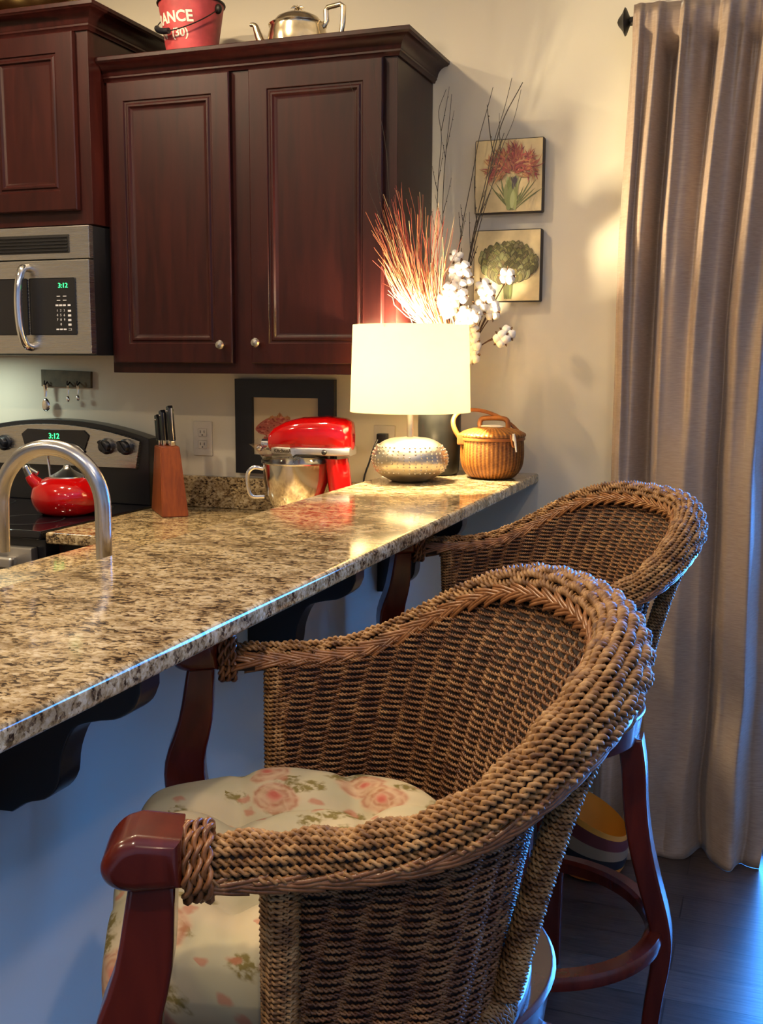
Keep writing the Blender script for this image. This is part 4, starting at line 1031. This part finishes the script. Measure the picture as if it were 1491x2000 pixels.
finish(o, 'floor-length taupe silk curtain gathered beside the garden door', 'curtain')

# ------------------------------------------------------------------ striped bag on the floor behind the far stool
GX, GY = .345, -.315
t = thing('striped_basket', 'low rounded basket with orange, black and beige bands on the floor by the curtain', 'basket', (GX, GY, 0))
MT['orange'] = simple('orange_band', (.60, .13, .012), .6); MT['yellow'] = simple('yellow_band', (.58, .22, .012), .6)
MT['black_b'] = simple('black_band', (.006, .005, .006), .6); MT['beige_b'] = simple('beige_band', (.24, .16, .085), .7); MT['dkred'] = simple('dark_red_band', (.10, .012, .008), .6); MT['blue_b'] = simple('blue_patch', (.03, .16, .30), .6)
rr = [(.055, .0), (.074, .004), (.086, .030), (.092, .048), (.096, .070), (.099, .105), (.100, .140), (.099, .180), (.097, .205)]
def rb(z): return float(np.interp(z, [p[1] for p in rr], [p[0] for p in rr]))
def bandm(z0, z1, off=0.0): return open_lathe([(max(.001, rb(z)+off), z) for z in np.linspace(z0, z1, 8)], 48)
shear = Matrix.Translation((GX, GY, 0))
def tilt(mb):
    mb.v = [(x, y, z*.86*(1-.30*x/.10) if z > .004 else z) for x, y, z in mb.v]; mb.xf(shear); return mb
bb = lathe([(0, .0005), (.055, .0005), (.074, .004)], 48); obj('basket_bottom', tilt(bb), MT['orange'], t)
for nm, z0, z1, mm in (('orange_band', .004, .040, 'orange'), ('yellow_band', .040, .056, 'yellow'), ('black_band', .056, .098, 'black_b'), ('beige_band', .098, .140, 'beige_b'), ('red_band', .140, .185, 'dkred'), ('yellow_rim', .185, .205, 'yellow')):
    obj(nm, tilt(bandm(z0, z1)), MT[mm], t)
obj('lining', tilt(lathe([(.114, .204), (.105, .12), (.07, .06), (0, .055)], 48)) if False else tilt(open_lathe([(.0965, .205), (.094, .16), (.08, .10), (.001, .09)], 48)), MT['yellow'], t)

# ------------------------------------------------------------------ wicker bar stools
A_, B_, YFR, Y0_, ZA, ZP, YR, KK = .3027, .228, .2195, .0142, 1.0052, 1.1472, .1478, 1.942
def plan(n_arm=60, n_arc=200, yf=YFR, a=A_, b=B_, y0=Y0_):
    y1 = np.linspace(yf, y0, n_arm, endpoint=False); ph = np.linspace(0, PI, n_arc)
    X = np.concatenate([np.full(n_arm, a), a*np.cos(ph), np.full(n_arm, -a)]); Y = np.concatenate([y1, y0-b*np.sin(ph), y1[::-1]])
    nn = np.concatenate([np.tile([1., 0], (n_arm, 1)), np.stack([np.cos(ph)/a, -np.sin(ph)/b], -1), np.tile([-1., 0], (n_arm, 1))]); nn /= np.linalg.norm(nn, axis=1)[:, None]
    return X, Y, nn
def smz(Y):
    q = np.clip((YR-Y)/(YR-(Y0_-B_)), 0, 1); s = q*q*(3-2*q); return (s+1e-6)**KK
def resample(P, step, extra=()):
    d = np.concatenate([[0], np.cumsum(np.linalg.norm(np.diff(P, axis=0), axis=1))]); n = max(4, int(d[-1]/step)); s = np.linspace(0, d[-1], n)
    r = lambda A: np.stack([np.interp(s, d, A[:, i]) for i in range(A.shape[1])], -1)
    return r(P), [r(e) for e in extra], s
RX, RY, RN = plan(); RS = smz(RY); RW = .6+.4*RS; RZ = ZA+(ZP-ZA)*RS
N3 = np.concatenate([RN, np.zeros((len(RN), 1))], 1)
def rim_path(w_, h_):
    return np.stack([RX+RN[:, 0]*w_*RW, RY+RN[:, 1]*w_*RW, RZ-h_*RW], -1)
class Np:
    def __init__(s): s.V = []; s.Q = []; s.n = 0
    def tubes(s, P, n1, n2, r, sides=6):
        """P (m,3) path with frame n1,n2; r (m,)"""
        m = len(P); r = np.broadcast_to(r, (m,)); a = np.arange(sides)*2*PI/sides
        v = P[:, None, :]+r[:, None, None]*(np.cos(a)[None, :, None]*n1[:, None, :]+np.sin(a)[None, :, None]*n2[:, None, :])
        i, j = np.meshgrid(np.arange(m-1), np.arange(sides), indexing='ij'); k = (j+1) % sides
        q = np.stack([i*sides+j, i*sides+k, (i+1)*sides+k, (i+1)*sides+j], -1).reshape(-1, 4)+s.n
        s.V.append(v.reshape(-1, 3)); s.Q.append(q); s.n += m*sides
    def rope(s, P, nrm, sarr, rad, pitch, strands=2, sides=6, phase=0.0):
        T = np.gradient(P, axis=0); T /= np.linalg.norm(T, axis=1)[:, None]+1e-12
        n1 = nrm-T*(nrm*T).sum(1)[:, None]; n1 /= np.linalg.norm(n1, axis=1)[:, None]+1e-12; n2 = np.cross(T, n1)
        rad = np.broadcast_to(rad, (len(P),)); hr = rad*.54; sr = rad*.50
        for k in range(strands):
            th = 2*PI*sarr/pitch+2*PI*k/strands+phase
            c = P+hr[:, None]*(np.cos(th)[:, None]*n1+np.sin(th)[:, None]*n2)
            s.tubes(c, n1, n2, sr, sides)
    def mesh(s, name): return np_mesh(name, np.concatenate(s.V), np.concatenate(s.Q))

SECT = [(-.002, .020), (.003, .010), (.012, .005), (.022, .0045), (.032, .009), (.040, .017), (.046, .029), (.049, .042), (.049, .056)]
def build_rim_ropes():
    b = Np()
    for i, (w_, h_) in enumerate(SECT):
        P = rim_path(w_, h_); P2, (n_, wd), s = resample(P, .0032, (N3, RW[:, None]))
        up = np.array([0, 0, 1.]); k = np.clip(w_/.060, 0, 1); nn = n_*(k*1.4-.4)+up*(1-k*.8)
        wob = .0024*np.sin(2*PI*s/.058+PI*(i % 2))
        nu = nn/np.linalg.norm(nn, axis=1)[:, None]; b.rope(P2+nu*wob[:, None], nn, s, (.0067*wd[:, 0]**.7), .0160, 2, 6, i*1.7)
    return b.mesh('rim_ropes')
def build_rim_core():
    sec = [(.000, .042), (.001, .020), (.010, .011), (.022, .009), (.034, .016), (.042, .030), (.044, .060), (.030, .068), (.004, .062)]
    n = len(sec); V = np.stack([rim_path(w_, h_) for w_, h_ in sec], 1)[::2]; m = len(V); V = V.reshape(-1, 3); Q = [(i*n+j, i*n+(j+1) % n, (i+1)*n+(j+1) % n, (i+1)*n+j) for i in range(m-1) for j in range(n)]
    return MB().add(V, Q+[tuple(range(n)), tuple((m-1)*n+j for j in range(n))])
def build_braid(w_, h_, nw, nh, half=.0120, lift=.0045):
    """plait of slanting canes along the rim path at (w,h); (nw,nh) = facing direction in the section plane"""
    b = Np(); P = rim_path(w_, h_); P2, (n_, wd), s = resample(P, .002, (N3, RW[:, None]))
    T = np.gradient(P2, axis=0); T /= np.linalg.norm(T, axis=1)[:, None]
    F = n_*nw-np.array([0, 0, 1.])*nh; F -= T*(F*T).sum(1)[:, None]; F /= np.linalg.norm(F, axis=1)[:, None]; Sd = np.cross(T, F)
    L_ = .062; k = 0; x = 0.0
    while x < s[-1]-.004:
        i0 = int(x/s[-1]*(len(s)-1)); i1 = min(len(s)-1, int((x+L_)/s[-1]*(len(s)-1)))
        if i1-i0 > 5:
            idx = np.linspace(i0, i1, 12).astype(int); u = np.linspace(0, 1, 12); sg = 1 if k % 2 else -1
            side = sg*half*(1-1.35*u); lf = lift*np.sin(PI*np.clip(u*1.0, 0, 1))
            for off in (-.0023, .0023):
                C = P2[idx]+Sd[idx]*(side+off)[:, None]*np.maximum(wd[idx], .85)+F[idx]*(lf+.002)[:, None]
                b.tubes(C, Sd[idx], F[idx], .0027*np.ones(12), 6)
        x += .0165; k += 1
    return b.mesh('cane_braid')
ZB = .752
def panel_path(z, n_arm=40, n_arc=120, off=0):
    k = np.clip((z-ZB)/(1.09-ZB), 0, 1); a = .262+(.307-.262)*k; bb = .118+.058*k+.050*k**4
    return plan(n_arm, n_arc, .140, a+off, bb+off)
def build_panel_ropes():
    b = Np(); pitch = .0040; p = .033; r = 0; z = ZB+.012
    while z < 1.105:
        X, Y, nn = panel_path(z); zr = ZA+(ZP-ZA)*smz(Y); ok = z < zr-.034*(.6+.4*smz(Y))
        if ok.any():
            i0, i1 = np.where(ok)[0][[0, -1]]
            if i1-i0 > 6:
                full = np.stack([X, Y, np.full_like(X, z)], -1); nz_ = np.concatenate([nn, np.zeros((len(nn), 1))], 1)
                d = np.concatenate([[0], np.cumsum(np.linalg.norm(np.diff(full, axis=0), axis=1))]); s0 = (d-d[-1]/2)
                P, (N_, sc), s = resample(full[i0:i1+1], .0030, (nz_[i0:i1+1], s0[i0:i1+1, None]))
                amp = .0042*np.sin(PI*sc[:, 0]/p*1.0+PI*(r % 2)); zz = .0004*np.sin(sc[:, 0]*60+r)
                Pp = P+N_*amp[:, None]; Pp[:, 2] += zz
                b.rope(Pp, N_, s, .0030, .0105, 2, 5, r*1.1)
        z += pitch; r += 1
    return b.mesh('woven_ropes')
def build_panel_backing():
    zs = np.linspace(ZB-.005, 1.10, 40); V = []
    for z in zs:
        X, Y, nn = panel_path(z, 30, 90); zr = ZA+(ZP-ZA)*smz(Y)-.040*(.6+.4*smz(Y)); V.append(np.stack([X, Y, np.minimum(z, zr)], -1))
    m = len(V[0]); V = np.concatenate(V); Q = [(i*m+j, i*m+j+1, (i+1)*m+j+1, (i+1)*m+j) for i in range(len(zs)-1) for j in range(m-1)]
    return MB().add(V, Q)
def wrap_rope(P, R, pitch=.0066, rr=.0040):
    """rope wound round a post along P"""
    P = np.asarray(P, float); d = np.concatenate([[0], np.cumsum(np.linalg.norm(np.diff(P, axis=0), axis=1))]); turns = d[-1]/pitch; n = int(turns*22)
    s = np.linspace(0, d[-1], n); C = np.stack([np.interp(s, d, P[:, i]) for i in range(3)], -1)
    T, N_, B2 = frames(P); Ni = np.stack([np.interp(s, d, N_[:, i]) for i in range(3)], -1); Bi = np.stack([np.interp(s, d, B2[:, i]) for i in range(3)], -1)
    th = 2*PI*s/pitch; D = Ni*np.cos(th)[:, None]+Bi*np.sin(th)[:, None]; b = Np()
    Q = C+D*R; L_ = np.concatenate([[0], np.cumsum(np.linalg.norm(np.diff(Q, axis=0), axis=1))])
    b.rope(Q, D, L_, rr, .013, 2, 5)
    return b.mesh('rope_winding')
def post_with_wrap(name, P, R, par):
    c = obj(name, tube(P, R, 12), MT['ropecore'], par, local=True); obj('rope_winding', wrap_rope(P, R+.001, .0062, .0036), MT['rope'], c, local=True, ang=180); return c

def make_stool(label, x, y, rot):
    t = thing('bar_stool', label, 'stool', (x, y, 0), math.radians(rot), 'wicker bar stools at the bar')
    core = obj('arm_rail', build_rim_core(), MT['ropecore'], t, local=True)
    obj('rope_wrapping', build_rim_ropes(), MT['rope'], core, local=True, ang=180)
    obj('cane_braid', build_braid(-.006, .036, -1, -.35), MT['cane'], core, local=True, ang=180)
    obj('cane_braid', build_braid(.043, .062, 1, .2, .0075, .003), MT['cane'], core, local=True, ang=180)
    pc = obj('dark_backing', build_panel_backing(), MT['ropecore'], t, local=True)  # added dark sheet inside the weave, keeps light from showing through the gaps
    obj('woven_rope', build_panel_ropes(), MT['ropein'], pc, local=True, ang=180)
    for s in (1, -1):
        post_with_wrap('front_stile', np.linspace((s*.268, .142, ZB-.01), (s*.303, .142, .972), 30), .0145, t)
        post_with_wrap('back_brace', spline([(s*.212, -.166, 1.045), (s*.204, -.139, .975), (s*.198, -.110, .87), (s*.192, -.086, .765)], 30), .0120, t)
        # wooden arm end and post
        kp_ = [(.222, 1.016), (.258, 1.021), (.273, 1.016), (.284, 1.004), (.288, .993), (.284, .982), (.274, .975), (.260, .972), (.222, .974)]
        kc = np.array(kp_); k = prism(smoothpoly(kp_[1:-1], 22)+[kp_[-1], kp_[0]], 'x', s*.318-.035, s*.318+.035, .012, 4); ps = None
        pf = smoothpoly([(.266, .978), (.280, .90), (.300, .84), (.298, .79), (.276, .762), (.270, .735)], 16); pb = smoothpoly([(.222, .735), (.228, .762), (.240, .79), (.244, .84), (.232, .90), (.228, .978)], 16)
        pst = obj('arm_post', prism(pf+pb, 'x', s*.318-.024, s*.318+.024, .005, 3), MT['mahog'], t, local=True)
        obj('arm_knob', k, MT['mahog'], pst, local=True)
        cf = Np()
        for q in range(3):
            yy = .2185-.0085*q; sec = [(w_, h_) for w_, h_ in SECT]
            X, Y, nn = RX, RY, RN; i = int(np.argmin(np.abs(RY-yy)+(RX*s < 0)*9))
            ring = np.array([[s*(.302+.62*(w_-.004)), yy, ZA-.6*h_+.003] for w_, h_ in [(-.014, .045), (-.010, .016), (.012, -.008), (.038, -.004), (.060, .018), (.070, .052), (.045, .088), (.010, .084), (-.014, .045)]])
            R2 = spline(ring, 50); T = np.gradient(R2, axis=0); n_ = R2-R2.mean(0); n_ /= np.linalg.norm(n_, axis=1)[:, None]
            L_ = np.concatenate([[0], np.cumsum(np.linalg.norm(np.diff(R2, axis=0), axis=1))]); cf.rope(R2, n_, L_, .0055, .03, 2, 6, q)
        obj('cane_collar', cf.mesh('cane_collar'), MT['cane'], pst, local=True, ang=180)
    X, Y, nn = panel_path(ZB, 20, 60)
    P = np.stack([X+nn[:, 0]*.004, Y+nn[:, 1]*.004, np.full_like(X, ZB-.008)], -1)
    post_with_wrap('seat_rail', P, .0200, t)
    seatp = [(.30, .285), (.30, .05)]+[(.27*math.cos(a), .05-.20*math.sin(a)) for a in np.linspace(.3, PI-.3, 24)]+[(-.30, .05), (-.30, .285)]
    obj('seat_frame', prism(seatp, 'z', .720, .744, .008, 3), MT['mahog'], t, local=True)
    ap = lathe([(.0, .648), (.194, .648), (.206, .656), (.213, .704), (.218, .714), (.212, .719), (0, .719)], 64, (0, .035, 0)); obj('apron', ap, MT['mahog'], t, local=True)
    base_rot = math.radians(-4)-math.radians(rot); cx, cy_ = 0, .035
    for k in range(4):
        a = base_rot+k*PI/2; lp = []
        zs = [.660, .60, .52, .44, .36, .29, .235, .18, .12, .06, .0]; ro = [.190, .200, .206, .218, .238, .258, .268, .266, .258, .252, .250]
        ro_s = spline([(r, z, 0) for r, z in zip(ro, zs)], 30)
        th = np.interp(ro_s[:, 1], [0, .15, .3, .66], [.034, .036, .044, .050])
        outer = [(r+t_/2, z) for (r, z, _), t_ in zip(ro_s, th)]; inner = [(r-t_/2, z) for (r, z, _), t_ in zip(ro_s, th)]
        m = prism(outer+inner[::-1], 'y', -.030, .030, .006, 3); m.xf(Matrix.Translation((cx, cy_, .0008)) @ Matrix.Rotation(a, 4, 'Z')); obj('leg', m, MT['mahog'], t, local=True)
    fr_ = lathe([(.236, .232), (.262, .230), (.272, .236), (.274, .252), (.268, .262), (.240, .264), (.234, .256), (.236, .232)], 72, (cx, cy_, 0)); fr_.f = [q for q in fr_.f if len(q) == 4]
    obj('foot_ring', fr_, MT['mahog'], t, local=True)
    return t
def copy_tree(o, parent=None):
    c = o.copy(); COL.objects.link(c)
    if parent is not None: c.parent = parent
    for ch in list(o.children): copy_tree(ch, c)
    return c
s1 = make_stool('seagrass wicker bar stool in the foreground, arms and rolled back nearest the camera', .3763, -2.0566, 115.65)
s2 = copy_tree(s1)
s2.location = (.3626, -1.0428, 0); s2.rotation_euler = (0, 0, math.radians(122.1)); s2['label'] = 'seagrass wicker bar stool farther off, in front of the curtain'

def cushion_mesh():
    n = 90; U = np.linspace(-1, 1, n); V = []; ztop = []
    for sgn in (1, -1):
        for v_ in U:
            for u in U:
                xx = u*math.sqrt(1-.42*v_*v_*(1 if v_ < 0 else .5)); yy = v_*math.sqrt(1-.42*u*u*(1 if v_ < 0 else .4))
                e = max(0, (1-abs(u)**5)*(1-abs(v_)**5))**.30
                h = .056*e
                if sgn > 0:
                    for tx, ty in ((-.42, -.40), (.42, -.40), (-.42, .36), (.42, .36), (0, 0)):
                        h -= .024*math.exp(-((u-tx)**2+(v_-ty)**2)/.035)
                    g = math.exp(-(u-.42)**2/.006)+math.exp(-(u+.42)**2/.006)
                    h -= .014*g*e
                    g2 = math.exp(-(v_-.36)**2/.006)+math.exp(-(v_+.40)**2/.006); h -= .008*g2*e
                    h += .006*math.sin(7*u+2)*math.sin(5*v_+1)*e
                else: h = .044*e
                wv = 1+.012*math.sin(9*math.atan2(v_, u))
                V.append((xx*.250*wv, (.118+yy*.208*wv), .805+sgn*h+.002*sgn))
    Q = []
    for s in range(2):
        b = s*n*n
        for i in range(n-1):
            for j in range(n-1):
                q = (b+i*n+j, b+i*n+j+1, b+(i+1)*n+j+1, b+(i+1)*n+j); Q.append(q if s == 0 else q[::-1])
    edge = [(0, j) for j in range(n)]+[(i, n-1) for i in range(1, n)]+[(n-1, j) for j in range(n-2, -1, -1)]+[(i, 0) for i in range(n-2, 0, -1)]
    for a in range(len(edge)):
        p, q = edge[a], edge[(a+1) % len(edge)]; Q.append((p[0]*n+p[1], n*n+p[0]*n+p[1], n*n+q[0]*n+q[1], q[0]*n+q[1]))
    return MB().add(V, Q)
cu = obj('seat_cushion', cushion_mesh(), MT['floral'], ang=60)
cu.location = s1.location; cu.rotation_euler = s1.rotation_euler
finish(cu, 'tufted rose-print seat cushion on the front wicker stool', 'cushion', 'floral seat cushions')
c2 = cu.copy(); COL.objects.link(c2); c2.location = s2.location; c2.rotation_euler = s2.rotation_euler
finish(c2, 'tufted rose-print seat cushion on the far wicker stool, mostly hidden', 'cushion', 'floral seat cushions')
